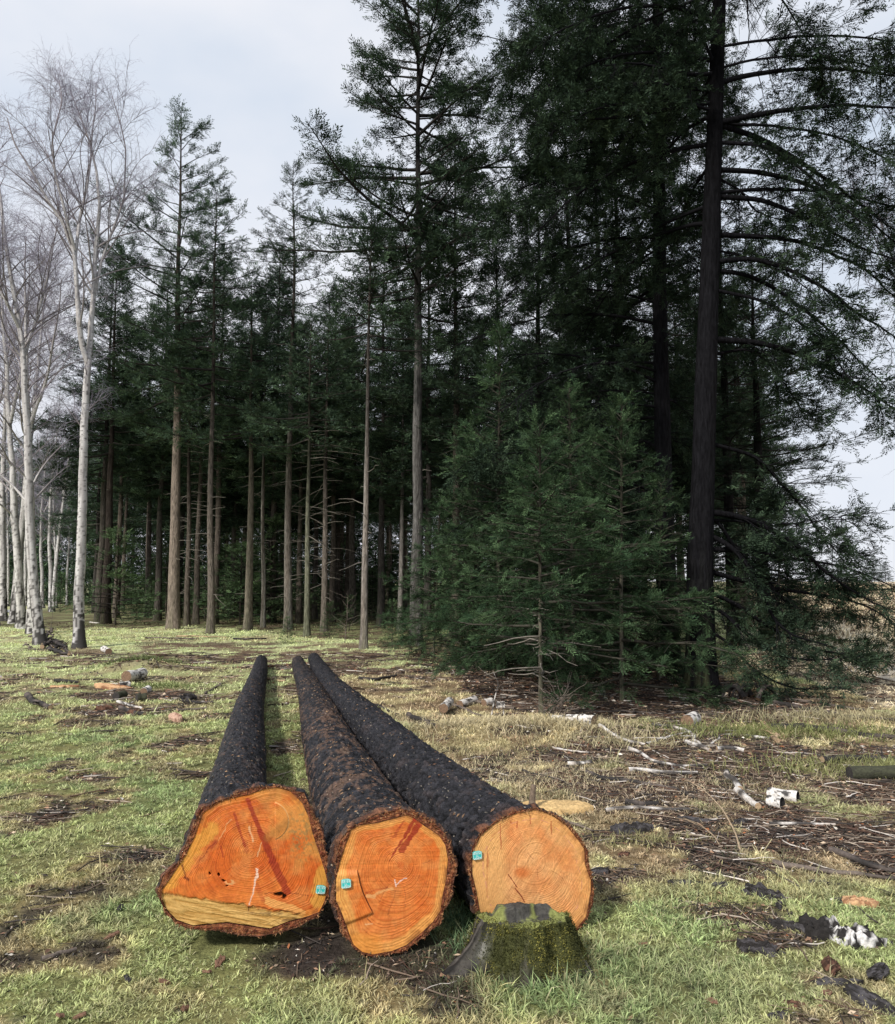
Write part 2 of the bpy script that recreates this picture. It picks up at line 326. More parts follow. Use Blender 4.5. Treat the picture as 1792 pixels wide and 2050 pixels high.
def plane_uv(px, py, O, U, n):
    """ray through pixel -> (u,v) on the plane through O with unit horizontal U, vertical Z"""
    d = np.stack([px-896, F*math.cos(PITCH)+(py-1025)*math.sin(PITCH), F*math.sin(PITCH)-(py-1025)*math.cos(PITCH)], -1)
    C = np.array([0, 0, CAMH]); t = ((O-C)@n)/(d@n); p = C+d*t[..., None]
    return (p-O)@U, p[..., 2]
LOGS = [
 dict(o=L1o, i=L1i, pith=(304.3+930*.2145, 1561.4+700*.2145), bottom=(487,1910), end=(524,1336), r=(.203,.105), u0=-.115, ub=-.03, dk=.24, label='leftmost felled log, widest and most triangular orange cut end', k=0),
 dict(o=L2o, i=L2i, pith=(640.6+955*.1698, 1601.4+790*.1698), bottom=(770,1920), end=(597,1338), r=(.245,.105), u0=.01, ub=.0, dk=.28, label='middle felled log with brown scraped bark and oval orange cut end', k=1),
 dict(o=L3o, i=L3i, pith=(896.8+945*.18752, 1601.4+710*.18752), bottom=(1075,1880), end=(627,1332), r=(.238,.105), u0=-.08, ub=-.12, dk=.24, label='right felled log with pale round cut end behind the mossy stump', k=2)]
M_LOGBARK = M_BARK
TAGS = [(304.3+1575*.2145, 1561.4+1035*.2145, R(-8)), (640.6+305*.1698, 1601.4+985*.1698, R(2)), (896.8+312*.18752, 1601.4+630*.18752, R(2))]
def seg(px, py, a, b, wd):
    a, b = np.array(a, float), np.array(b, float); d = b-a; L2 = d@d
    t = np.clip(((px-a[0])*d[0]+(py-a[1])*d[1])/L2, 0, 1)
    return np.hypot(px-a[0]-t*d[0], py-a[1]-t*d[1])/wd, t
def text_mesh(s, size):
    cu = bpy.data.curves.new('t', 'FONT'); cu.body = s; cu.size = size; cu.align_x = 'CENTER'; cu.extrude = .0004; cu.resolution_u = 2
    ob = bpy.data.objects.new('t', cu); COL.objects.link(ob); dg = bpy.context.evaluated_depsgraph_get()
    me = bpy.data.meshes.new_from_object(ob.evaluated_get(dg)); bpy.data.objects.remove(ob)
    V = np.array([v.co[:] for v in me.vertices]); Fl = []
    me.calc_loop_triangles(); Fl = np.array([t.vertices[:] for t in me.loop_triangles]); bpy.data.meshes.remove(me)
    return V, Fl
for LG in LOGS:
    k = LG['k']; g0 = G(*LG['bottom']); e0 = G(*LG['end']); ax = e0-g0; LEN = float(np.linalg.norm(ax)); ax = ax/LEN
    A = np.array([ax[0], ax[1], 0]); U = np.array([ax[1], -ax[0], 0.]); O = np.array([g0[0], g0[1], 0.]); n = -A
    pc = np.array(LG['pith'])
    pu, pv = plane_uv(np.array([pc[0]]), np.array([pc[1]]), O, U, n); pith = np.array([pu[0], pv[0]])
    def conv(poly):
        q = np.array(poly); u, v = plane_uv(q[:, 0], q[:, 1], O, U, n); return np.c_[u, v]
    out, inn = conv(LG['o']), conv(LG['i'])
    zmin = out[:, 1].min(); 
    NA = 420; ang = np.linspace(-np.pi, np.pi, NA, endpoint=False)
    ro = polar(out, pith, ang); ri = polar(inn, pith, ang)
    jag = fbm(ang*9, ang*0+k, 0, 3, 90+k); jag = np.where(ang > 3, jag*(np.pi-ang)/(np.pi-3)+jag[0]*(ang-3)/(np.pi-3), jag)
    ro = np.maximum(ro*.972+.010*(jag-.5), ri+.006)
    root = thing('felled_log', LG['label'], 'log', (g0[0], g0[1], zgf(*g0)), group='felled logs lying side by side')
    def world(u, v, s): return np.stack([U[0]*u+A[0]*s, U[1]*u+A[1]*s, v+0*u], -1)   # relative to root
    # ---- bark surface
    ss = np.concatenate([np.linspace(0, 1.4, 190), 1.4+(LEN-1.4)*np.linspace(0, 1, 430)[1:]**1.25])
    S, AN = np.meshgrid(ss, ang, indexing='ij')
    fl = np.exp(-S/LG['dk']); fl = np.where(S < .03, 1.0, fl)
    r_s = LG['r'][0]+(LG['r'][1]-LG['r'][0])*(S/LEN)
    # lobed root flare fades into a round stem
    rad = r_s*(1-fl)+np.broadcast_to(ro, S.shape)*fl
    cu = pith[0]*fl+(LG['u0']*(1-S/LEN)+LG['ub']*np.sin(np.pi*S/LEN))*(1-fl); cz = pith[1]*fl+(r_s+.01+[.03,.03,.02][k]*np.exp(-S/1.6))*(1-fl)
    sway = .012*np.sin(S*.9+k*2)*sstep(.6, 3, S)
    per = np.cos(AN)*3.0; per2 = np.sin(AN)*3.0
    q1 = AN/(2*np.pi)*np.where(S < 0, 1, 26)
    d1, d2, idv = worley(S*17+2.0*(fbm(S*7, per, per2, 3, 4)-.5), (AN+np.pi)/(2*np.pi)*30+2.2*(fbm(S*8, per, per2, 3, 6)-.5), 60+k, 30)
    plate = np.clip((d2-d1)*2.2, 0, 1)
    big = fbm(S*3, per, per2, 4, 70+k); mid = fbm(S*16, np.cos(AN)*5, np.sin(AN)*5, 4, 80+k)
    rip = fbm(S*40, np.cos(AN)*7, np.sin(AN)*7, 2, 86+k)
    amp = [.008, .009, .011][k]*(1.25-.6*S/LEN)
    rdg = 1-np.abs(2*fbm(S*20, np.cos(AN)*3.2+big*2, np.sin(AN)*3.2, 3, 83+k)-1)*2.2
    disp = amp*(plate*.55+(idv-.5)*.7+(mid-.5)*1.0+(rip-.5)*1.1+rdg*.65)+.020*(big-.5)
    rad = rad+disp*sstep(0, .03, S)
    flm = np.minimum(S/.1, 1)
    Uu = cu+rad*np.cos(AN)+sway; Vv = cz+rad*np.sin(AN)
    Vv = np.maximum(Vv, -.06)
    dark = mix(np.array([.004, .004, .006]), np.array([.034, .033, .040]), np.clip(plate*.45+(mid-.4)*1.3+(rdg-.5)*.5, 0, 1))
    scr = [.20, .75, .12][k]
    bm = sstep(.60-.12*scr, .68-.1*scr, mid*.6+big*.4)*scr*(np.sin(AN) > -.3)*(1-sstep(3.0, 5.5, S)*.7)
    colr = mix(dark, np.array([.15, .085, .055]), bm*.8); colr = mix(colr, np.array([.10, .065, .045]), sstep(.55, .75, idv)*sstep(.5, .62, mid)*[.25, .6, .1][k]); colr = mix(colr, colr*.25, (1-sstep(.0, .14, plate))*.8)
    fleck = (_h((S*240).astype(np.int64), (AN*60).astype(np.int64), np.zeros_like(S, np.int64), 5) > .9955)
    colr = np.where(fleck[..., None], np.array([.38, .33, .26]), colr)
    rim = np.exp(-S/.035)*sstep(.3, .55, jag[None, :]+.3*(mid-.5)); colr = mix(colr, np.array([.20, .075, .032]), rim*.85)
    V = world(Uu, Vv, S).reshape(-1, 3); NS = len(ss); ix = np.arange(NS*NA).reshape(NS, NA); nxr = np.roll(ix, -1, 1)
    mb = MB(); mb.add(V, np.stack([ix[:-1], ix[1:], nxr[1:], nxr[:-1]], -1).reshape(-1, 4), colr.reshape(-1, 3))
    # ---- sawn bark rim: annulus between wood and bark edge, rough and fibrous
    NB = 14; tt = np.linspace(0, 1, NB); T_, AA = np.meshgrid(tt, ang, indexing='ij')
    rr = ri*(1-T_)+ro*T_; fib = fbm(AA*40, T_*3, k, 3, 14); fib2 = fbm(AA*10, T_*16, k, 3, 18)
    dep = (fib-.5)*.014+(fib2-.5)*.014; dep[0] = .004; dep[-1] = 0; dep = dep*(.3+.7*T_)
    an = np.stack([pith[0]+rr*np.cos(AA), pith[1]+rr*np.sin(AA)], -1)
    V = world(an[..., 0], an[..., 1], dep).reshape(-1, 3)
    rc = mix(np.array([.13, .030, .012]), np.array([.36, .14, .055]), sstep(.42, .66, fib2*.6+fib*.4)); rc = mix(rc, np.array([.09, .022, .010]), (1-sstep(.0, .16, T_))*.8)
    rc = mix(rc, np.array([.07, .04, .03]), sstep(.75, 1, T_)*.7)
    ixr = np.arange(NB*NA).reshape(NB, NA); nr_ = np.roll(ixr, -1, 1)
    mb.add(V, np.stack([ixr[:-1], ixr[1:], nr_[1:], nr_[:-1]], -1).reshape(-1, 4)[:, ::-1], rc.reshape(-1, 3))
    # splinters of torn bark round the rim
    ns = 520; ai = rng.integers(0, NA, ns); tr_ = rng.uniform(.35, 1.03, ns); rr1 = ri[ai]*(1-tr_)+ro[ai]*tr_
    b0 = np.stack([pith[0]+rr1*np.cos(ang[ai]), pith[1]+rr1*np.sin(ang[ai])], -1)
    th = ang[ai]+rng.normal(0, .9, ns)+np.pi/2*rng.choice([0, 1, -1], ns); ln = rng.uniform(.005, .018, ns)
    base = world(b0[:, 0], b0[:, 1], rng.uniform(-.006, .008, ns))
    dirv = np.cos(th)[:, None]*U+np.sin(th)[:, None]*np.array([0, 0, 1.])-A*rng.uniform(-.2, .6, ns)[:, None]
    sd = np.cross(unit(dirv), A)*rng.uniform(.0015, .004, ns)[:, None]
    V = np.stack([base-sd, base+sd, base+dirv*ln[:, None]], 1).reshape(-1, 3)
    cc = mix(np.array([.20, .07, .03]), np.array([.45, .24, .11]), rng.uniform(0, 1, ns)); mb.add(V, np.arange(ns*3).reshape(-1, 3), np.repeat(cc, 3, 0))
    # loose flakes lying on top of the log
    nf = [500, 900, 350][k]; fs = rng.uniform(.02, 1, nf)**1.3*min(LEN, 7); fa = rng.normal(np.pi/2, .75, nf)
    si = np.clip(np.searchsorted(ss, fs), 0, NS-1); aj = np.clip(((fa+np.pi)/(2*np.pi)*NA).astype(int), 0, NA-1)
    pos = world(Uu[si, aj], Vv[si, aj], ss[si]); nv = np.cos(ang[aj])[:, None]*U+np.sin(ang[aj])[:, None]*np.array([0, 0, 1.])
    t1 = unit(np.cross(nv, rng.normal(0, 1, (nf, 3)))); t2 = np.cross(nv, t1); sz = rng.uniform(.004, .016, nf)[:, None]
    pos = pos+nv*.004
    V = np.stack([pos-t1*sz, pos+t2*sz*.4+nv*sz*.3, pos+t1*sz, pos-t2*sz*.4], 1).reshape(-1, 3)
    cc = mix(np.array([.10, .05, .03]), np.array([.40, .25, .14]), rng.uniform(0, 1, nf)**2); mb.add(V, np.arange(nf*4).reshape(-1, 4), np.repeat(cc, 4, 0))
    link('bark', mb.build('bark', M_BARK), root)
    # far end
    cf = np.stack([Uu[-1], Vv[-1]], -1); V = np.r_[world(cf[:, 0], cf[:, 1], np.full(NA, LEN)), world(np.array([cf[:, 0].mean()]), np.array([cf[:, 1].mean()]), np.array([LEN]))]
    a_ = np.arange(NA); link('far_cut_end', mesh('far_cut_end', V, np.stack([a_, np.roll(a_, -1), np.full(NA, NA)], -1), M_WOOD, (.45, .25, .1)), root)
    # ---- sawn wood face, polar grid round the pith
    NR = 300; tt = np.linspace(0.002, 1, NR); T_, AA = np.meshgrid(tt, ang, indexing='ij')
    # near the pith rings are round, outside they follow the outline
    rmean = ri.min()*.9; rr = ri*T_
    uu, vv = pith[0]+rr*np.cos(AA), pith[1]+rr*np.sin(AA)
    wl = T_**1.6; ringr = T_*rmean*(1-wl)+rr*0+T_*wl*rmean
    eq = np.minimum(rr, 1)*(1-wl*.0)
    ring_coord = rr*(1-sstep(.1, .9, T_))+(T_*ri.mean())*sstep(.1, .9, T_)
    # pixel coordinates of each vertex in the picture of the face (its own surface coordinates)
    Wp = world(uu, vv, 0*uu)+O
    dy, dz = Wp[..., 1], Wp[..., 2]-CAMH
    f_ = dy*math.cos(PITCH)+dz*math.sin(PITCH); up = -dy*math.sin(PITCH)+dz*math.cos(PITCH)
    PX = 896+F*Wp[..., 0]/f_; PY = 1025-F*up/f_
    warp = fbm(uu*9, vv*9, k, 3, 31); gr = fbm(uu*60, vv*60, k, 3, 35); lo = fbm(uu*5, vv*5, k, 3, 38)
    wcoord = ring_coord+.006*(warp-.5)
    freq = [120, 125, 150][k]*(1+.0*T_)
    ph = wcoord*freq+1.6*fbm(wcoord*38, wcoord*0, k, 2, 91)*2; rid = _h(np.floor(ph).astype(np.int64), np.zeros_like(ph, np.int64), np.zeros_like(ph, np.int64), 3); rings = (ph % 1.0); rings = np.exp(-((rings-.75)/.2)**2)*(.25+.9*rid)
    rvis = sstep(.25, .6, fbm(uu*4+3, vv*4, k, 2, 55))*.7+.3
    heart = [np.array([.72, .21, .040]), np.array([.76, .25, .06]), np.array([.82, .43, .18])][k]
    heart2 = [np.array([.63, .135, .020]), np.array([.68, .175, .030]), np.array([.80, .34, .12])][k]
    sapc = [np.array([.74, .33, .055]), np.array([.78, .38, .10]), np.array([.80, .42, .15])][k]
    c = mix(heart, heart2, sstep(.4, .65, lo*.6+warp*.4))
    sapb = T_+[.16, .12, .30][k]*(fbm(np.cos(AA)*2, np.sin(AA)*2, k, 4, 58)-.5)+.12*(fbm(uu*18, vv*18, k, 4, 59)-.5)
    c = mix(c, sapc, sstep([.88, .83, .70][k], [.95, .89, .92][k], sapb)*[.45, .85, .8][k])
    c = mix(c, c*np.array([.76, .58, .5]), rings*rvis*[.8, .85, .75][k])
    c = c*(.80+.40*gr)[..., None]; c = mix(c, c*np.array([.8, .62, .5]), sstep(.45, .7, fbm(uu*14, vv*14, k, 5, 48))*.4); c = mix(c, np.array([.80, .42, .14]), sstep(.45, .75, fbm(uu*22+9, vv*22, k, 5, 49))*.22)
    ray_ = fbm(AA*50, ring_coord*6, k, 2, 66); c = mix(c, c*np.array([1.12, 1.3, 1.35]), sstep(.60, .75, ray_)*.35)
    dep = .0015*(gr-.5)+.001*(1-rings)
    kerf = fbm((uu*math.cos(.5+k)+vv*math.sin(.5+k))*150, (uu-vv)*2, k, 2, 41); c = c*(.90+.20*kerf)[..., None]; dep = dep+.0012*(kerf-.5)
    dirt = sstep(.90, .99, T_)*sstep(.45, .6, fbm(uu*30, vv*30, k, 3, 43)); c = mix(c, np.array([.22, .08, .03]), dirt*.6)
    for q in range(5):   # fine radial checks
        aq = rng.uniform(-3.1, 3.1); dd = np.abs((AA-aq+.12*(fbm(T_*6, T_*0, q+k*5., 2)-.5)+np.pi) % (2*np.pi)-np.pi)*rr; L0 = rng.uniform(.05, .5); c = mix(c, np.array([.20, .05, .02]), (1-sstep(.0004, .0016, dd))*(T_ > L0)*(T_ < L0+rng.uniform(.12, .3))*.7)
    RED = np.array([.33, .035, .012])
    if k == 0:
        cx, cy = (PX-304.3)/.2145, (PY-1561.4)/.2145
        wob = 26*(fbm(cx*.02, cy*.02, 0, 3, 11)-.5)*2; wx, wy = cx+wob, cy+wob
        # pale torn hinge wood along the bottom
        yb = np.interp(cx, [80, 230, 560, 860, 1050, 1370, 1500], [1065, 1100, 1140, 1185, 1235, 1262, 1270])
        h = sstep(-16, 22, cy-yb+.9*wob+26*(gr-.5))*(1-sstep(1350, 1480, cx))
        grain = fbm(cx*.006+cy*.003, cy*.06-cx*.012, 0, 4, 12)
        hc = mix(np.array([.66, .42, .14]), np.array([.48, .27, .07]), sstep(.35, .65, grain)); hc = mix(hc, np.array([.18, .10, .04]), sstep(.60, .72, fbm(cx*.01, cy*.03, 0, 4, 13))*sstep(800, 1000, cx)*.7)
        c = mix(c, hc, h); dep = dep+h*(.006+.008*(grain-.5)); 
        ylw = sstep(0, 60, 560-np.abs((cx-330)*.0)-cy*0-cx*.0-560)*0
        c = mix(c, np.array([.72, .36, .09]), sstep(.45, .7, fbm(cx*.006, cy*.006+3, 0, 4, 62))*sstep(700, 1100, cx)*sstep(1000, 700, cy)*.55)
        # bright wedge up the left side
        d, t = seg(wx, wy, (150, 980), (560, 470), 75); c = mix(c, np.array([.74, .36, .06]), (1-sstep(.5, 1.15, d+.35*(gr-.5)))*.75)
        d, t = seg(wx, wy, (1590, 870), (1540, 1150), 70); c = mix(c, np.array([.76, .38, .07]), (1-sstep(.6, 1.1, d))*.8)
        d, t = seg(wx, wy, (1080, 1150), (1390, 1250), 38); c = mix(c, np.array([.80, .40, .12]), (1-sstep(.8, 1.0, d))*.85)
        # ledge lines
        for a, b, wd, cc, st in [((890, 200), (1010, 500), 22, RED, .9), ((1010, 500), (1130, 780), 30, RED, .9), ((1130, 780), (1260, 1060), 38, RED, .85), ((765, 330), (870, 640), 13, RED, .7), ((870, 600), (880, 680), 28, RED, .35),
                                 ((640, 640), (665, 740), 9, RED, .7), ((590, 590), (560, 650), 20, RED, .6), ((280, 810), (315, 940), 6, RED*.3, .9), ((300, 930), (335, 945), 14, RED*.3, .8),
                                 ((590, 590), (400, 850), 5, RED*.6, .6), ((740, 380), (620, 580), 5, np.array([.8, .45, .2]), .5), ((980, 1000), (1030, 1130), 22, RED, .35),
                                 ((900, 450), (950, 600), 9, np.array([.85, .6, .35]), .5), ((980, 850), (985, 930), 11, np.array([.85, .62, .5]), .9), ((970, 930), (945, 1080), 9, np.array([.85, .62, .5]), .9), ((945, 1080), (905, 1180), 7, np.array([.85, .62, .5]), .8),
                                 ((1020, 600), (980, 730), 6, np.array([.85, .55, .3]), .6), ((900, 1200), (905, 1250), 5, RED*.2, .9), ((60, 1070), (230, 1100), 6, RED*.5, .6), ((860, 1190), (1380, 1265), 5, RED*.3, .7), ((1050, 1085), (1150, 1070), 4, RED*.2, .8), ((1280, 1075), (1460, 1100), 4, RED*.4, .7)]:
            d, t = seg(cx+wob*.5, cy+wob*.5, a, b, wd); c = mix(c, cc, (1-sstep(.75, 1.15, d+.5*(gr-.5)))*st)
        for (hx, hy, hw, hh) in [(1185, 1085, 45, 22), (1235, 1110, 20, 26), (625, 905, 10, 16), (670, 960, 14, 10), (695, 1000, 12, 9), (535, 890, 9, 12)]:
            d = np.hypot((cx-hx+wob*.6)/hw, (cy-hy+wob*.6)/hh); mk = 1-sstep(.7, 1.1, d); c = mix(c, np.array([.03, .012, .006]), mk*.95); dep = dep+mk*.03
        d = np.hypot((cx-730)/65, (cy-975)/38)+.8*(gr-.5); c = mix(c, np.array([.78, .50, .22]), (1-sstep(.6, 1, d))*.6*(gr > .5))
        # mould haze upper right
        d = np.hypot((cx-1400)/170, (cy-520)/330); c = mix(c, np.array([.30, .20, .07]), (1-sstep(.4, 1.1, d))*sstep(.45, .7, fbm(cx*.05, cy*.05, 0, 3, 19))*.75)
        d, t = seg(cx, cy, (1080, 560), (1260, 420), 60); c = mix(c, np.array([.30, .15, .04]), (1-sstep(.2, 1.1, d))*.45)
        d, t = seg(cx, cy, (1000, 300), (1150, 150), 60); c = mix(c, np.array([.34, .13, .03]), (1-sstep(.2, 1.1, d))*.35)
        # second chainsaw pass: arc scar
        d = np.abs(np.hypot(cx-1090, cy-400)-185); c = mix(c, np.array([.85, .5, .2]), (1-sstep(2, 8, d))*(cx > 1150)*.7)
        dep = dep-.003*sstep(0, 6, 185-np.hypot(cx-1090, cy-400))*(cx > 1150)
    elif k == 1:
        cx, cy = (PX-640.6)/.1698, (PY-1601.4)/.1698; wob = 26*(fbm(cx*.02, cy*.02, 0, 3, 11)-.5)*2
        for a, b, wd, cc, st in [((1120, 240), (1000, 450), 22, RED, .9), ((1000, 450), (870, 650), 16, RED, .85), ((870, 650), (820, 740), 6, RED, .8), ((1150, 330), (1060, 470), 34, RED, .9), ((1060, 470), (960, 620), 34, RED, .85), ((1000, 270), (940, 340), 10, RED, .6), ((940, 340), (870, 460), 14, RED, .5), ((1130, 240), (1180, 320), 30, RED*1.1, .8),
                                 ((540, 1110), (800, 1050), 12, RED, .4), ((560, 1150), (640, 1160), 24, np.array([.82, .45, .18]), .7), ((640, 1140), (850, 1060), 16, np.array([.82, .45, .18]), .6), ((600, 1340), (560, 1420), 5, np.array([.85, .5, .2]), .8), ((540, 1490), (620, 1480), 8, np.array([.85, .5, .25]), .8), ((890, 1010), (1020, 940), 7, np.array([.85, .65, .6]), .8), ((885, 960), (890, 1030), 6, np.array([.85, .65, .6]), .8),
                                 ((560, 1420), (600, 1460), 5, RED*.3, .9)]:
            d, t = seg(cx+wob*.5, cy+wob*.5, a, b, wd); c = mix(c, cc, (1-sstep(.75, 1.15, d+.5*(gr-.5)))*st)
        d = np.hypot(cx-955, cy-790); c = mix(c, np.array([.60, .15, .03]), (1-sstep(35, 50, d))*.8)
        # raised slab at lower left, with a saw ledge
        xe = np.interp(cy, [850, 980, 1100, 1250, 1340, 1400], [440, 465, 500, 570, 620, 575])
        sl = sstep(-3, 3, xe-cx)*sstep(830, 900, cy)*(1-sstep(1370, 1430, cy+(cx-500)*.4)); dep = dep-.010*sl
        c = mix(c, c*np.array([1.1, 1.25, 1.3]), sl*.5); d = np.abs(cx-xe-5); c = mix(c, RED*.4, (1-sstep(3, 9, d))*(cy > 850)*(cy < 1330)*.8)
        lo2 = (cy > 1480-.25*(cx-350)*0) & (cx < 700); c = mix(c, np.array([.76, .30, .05]), sstep(1560, 1640, cy+.2*wob)*(1-sstep(650, 800, cx))*.6)
    else:
        cx, cy = (PX-896.8)/.18752, (PY-1601.4)/.18752; wob = 26*(fbm(cx*.02, cy*.02, 0, 3, 11)-.5)*2
        c = mix(c, np.array([.80, .46, .17]), (1-sstep(560, 680, cx+.6*wob))*.6)
        d = np.hypot((cx-800)/130, (cy-820)/90); c = mix(c, np.array([.66, .15, .025]), (1-sstep(.2, 1.1, d))*.7)
        for a, b, wd, cc, st in [((650, 845), (740, 975), 6, RED*.6, .9), ((720, 990), (790, 1075), 7, RED*.6, .9), ((790, 1075), (825, 1140), 6, RED*.6, .9), ((560, 300), (570, 570), 5, RED, .8), ((740, 270), (740, 340), 7, RED, .7), ((880, 210), (882, 295), 6, RED, .6), ((1105, 270), (1110, 410), 6, RED, .7), ((1012, 210), (1012, 290), 5, RED, .5), ((670, 280), (680, 295), 8, RED, .6), ((425, 560), (420, 1080), 6, RED, .35), ((470, 430), (640, 300), 8, RED, .3), ((430, 620), (435, 760), 10, RED, .4)]:
            d, t = seg(cx+wob*.3, cy+wob*.3, a, b, wd); c = mix(c, cc, (1-sstep(.75, 1.15, d+.6*(gr-.5)))*st)
        d = np.abs(T_-.83-.03*(warp-.5)); c = mix(c, np.array([.62, .26, .20]), (1-sstep(.004, .012, d))*sstep(.5, .6, gr)*.6)
    V = world(uu, vv, dep+.003).reshape(-1, 3); ixr = np.arange(NR*NA).reshape(NR, NA); nr_ = np.roll(ixr, -1, 1)
    fw = link('cut_face', mesh('cut_face', V, np.stack([ixr[:-1], ixr[1:], nr_[1:], nr_[:-1]], -1).reshape(-1, 4)[:, ::-1], M_WOOD, np.clip(c*np.array([.90, .86, .82]), 0, 1).reshape(-1, 3)), root)
    # ---- turquoise tag with white lettering
    tx, ty, rot = TAGS[k]; tu, tv = plane_uv(np.array([tx]), np.array([ty]), O, U, n)
    W_, H_ = [.042, .041, .042][k], [.036, .037, .036][k]
    pr = [(-1, -.82), (-.8, -.82), (-.78, -1), (.55, -1), (.6, -.85), (1, -.85), (1, .72), (.45, 1), (-.6, 1), (-1, .8)]
    pr = np.array(pr)*np.array([W_/2, H_/2]); rm = np.array([[math.cos(rot), -math.sin(rot)], [math.sin(rot), math.cos(rot)]]); pq = pr@rm.T
    lift_ = .0105 if k == 1 else 0.
    def tagpt(q, s): return world(tu[0]+q[:, 0], tv[0]+q[:, 1], np.full(len(q), s-lift_))
    m_ = len(pq); V = np.r_[tagpt(pq, -.006), tagpt(pq, -.001), tagpt(np.zeros((1, 2)), -.0063)]; a_ = np.arange(m_); b_ = np.roll(a_, -1)
    tg = MB(); tg.add(V, np.stack([a_, b_, b_+m_, a_+m_], -1), (.05, .48, .46)); tg.F.setdefault(3, []).append(np.stack([a_, np.full(m_, 2*m_), b_], -1))
    to = link('tag', tg.build('tag', M_FLAT, False), root)
    lt = MB()
    for s_, yy, sz in (('03155', .0045, .0140), ('S.L.', -.0065, .0105), ('LANDS', -.0165, .0115)):
        tv_, tf_ = text_mesh(s_, sz); q = (tv_[:, :2]+np.array([0, yy]))@rm.T; lt.add(world(tu[0]+q[:, 0], tv[0]+q[:, 1], -.0072-lift_-tv_[:, 2]), tf_[:, ::-1], (.85, .95, .93))
    bpts = pr*.93
    for i in range(m_):   # pale moulded border of the tag
        a2, b2 = bpts[i], bpts[(i+1) % m_]; q = np.array([a2, b2, b2*.92, a2*.92])@rm.T; lt.add(tagpt(q, -.0068), np.array([[0, 1, 2, 3]]), (.62, .86, .80))
    link('lettering', lt.build('lettering', M_FLAT, False), to)
    LOGS_XY.append((g0, e0, .36, .12, A, U, LEN))
# ------------------------------------------------------------------ conifers
def sprig_template(seed, needles=16, flat=.45, wd=.055, ln=.36):
    r = np.random.default_rng(seed); V = []
    V += [(0, -.012, 0), (0, .012, 0), (1, 0, .02)]
    for i in range(needles):
        t = .08+.92*i/needles; s = 1 if i % 2 else -1
        a = R(r.uniform(25, 60)); up = r.uniform(-.3, .7)*flat
        L_ = ln*(1.05-.45*t)*r.uniform(.75, 1.25)
        d = np.array([math.cos(a), s*math.sin(a), up]); d /= np.linalg.norm(d)
        b = np.array([t, 0, .02*t]); sd = np.array([-d[1], d[0], 0])*wd*.5; sd[2] = r.uniform(-.5, .5)*wd
        V += [tuple(b-sd*.6+d*.02), tuple(b+sd*1.0+d*L_*.55), tuple(b+d*L_)]
        V += []
    return np.array(V)
SPR = [sprig_template(i, 10, .55, .115, .40) for i in range(5)]
SPRF = [sprig_template(20+i, 22, .6, .062, .34) for i in range(4)]     # finer, for the near young firs
def sprigs(pos, axis, scale, tmpl, r, base, tipl):
    """-> V, F, C"""
    n = len(pos); a = unit(axis); b = r.normal(0, .35, (n, 3))+np.cross([0, 0, 1.], a); b = unit(b-a*(a*b).sum(1, keepdims=True)); c = np.cross(a, b)
    k = r.integers(0, len(tmpl), n); Vo, Co = [], []
    for q, T in enumerate(tmpl):
        m = np.where(k == q)[0]
        if not len(m): continue
        V = pos[m, None]+scale[m, None, None]*(T[None, :, 0:1]*a[m, None]+T[None, :, 1:2]*b[m, None]+T[None, :, 2:3]*c[m, None])
        br = r.uniform(.6, 1.45, len(m))[:, None, None]; hue = r.uniform(0, 1, len(m))[:, None, None]
        col = (base*(1-hue)+tipl*hue)*br*(.75+.5*T[None, :, 0:1]); Vo.append(V.reshape(-1, 3)); Co.append(np.broadcast_to(col, V.shape).reshape(-1, 3))
    V = np.concatenate(Vo); return V, np.arange(len(V)).reshape(-1, 3), np.concatenate(Co)
def trunk_mesh(h, r0, r1, r, bow=.05, sides=14, col=(.115, .095, .08), flare=.35, col2=None, path=None):
    n = max(24, int(h*3)); z = np.linspace(0, 1, n)**1.15*h; 
    if path is None:
        px = bow*(fbm(z*.25, z*0, r.uniform(0, 99), 2)-.5)*2; py = bow*(fbm(z*.25, z*0, r.uniform(0, 99), 2)-.5)*2
        P_ = np.c_[px*np.minimum(z/2, 1), py*np.minimum(z/2, 1), z-.08]
    else:
        P_ = resamp(path, n); z = P_[:, 2]
    rad = (r0*(1-z/h)+r1*(z/h))*(1+flare*np.exp(-z/(.9*r0*3+.1))) ; rad = rad*(1+.05*(fbm(z*1.5, z*0, 3, 2)-.5))
    V, Fq, ix = tubes(P_[None], rad[None], sides)
    # root flare lobes and bark furrows
    a = np.tile(np.arange(sides)*2*np.pi/sides, n); zz = np.repeat(z, sides); cen = np.repeat(P_, sides, 0)
    f = 1+.18*np.exp(-zz/.35)*np.cos(a*3+r.uniform(0, 6))+.10*(fbm(np.cos(a)*3, np.sin(a)*3, zz*1.2, 3, 4)-.5)
    V = cen+(V-cen)*f[:, None]
    nn = fbm(np.cos(a)*4, np.sin(a)*4, zz*1.5, 3, 9); c = mix(np.array(col)*.7, np.array(col)*1.25, nn)
    if col2 is not None: c = mix(c, np.array(col2), sstep(.48, .62, fbm(np.cos(a)*1.5+5, np.sin(a)*1.5, zz*.5, 3, 12))*.7)
    c = c*(1-.75*sstep(.30, .60, zz/h))[:, None]; green = np.exp(-zz/.5)*sstep(.4, .6, nn); c = mix(c, np.array([.09, .10, .05]), green*.7)  # upper trunk darkened: shade and wet bark put into the colour; green foot
    return P_, rad, V, Fq, c
GB, GT = np.array([.024, .040, .030]), np.array([.056, .088, .052])
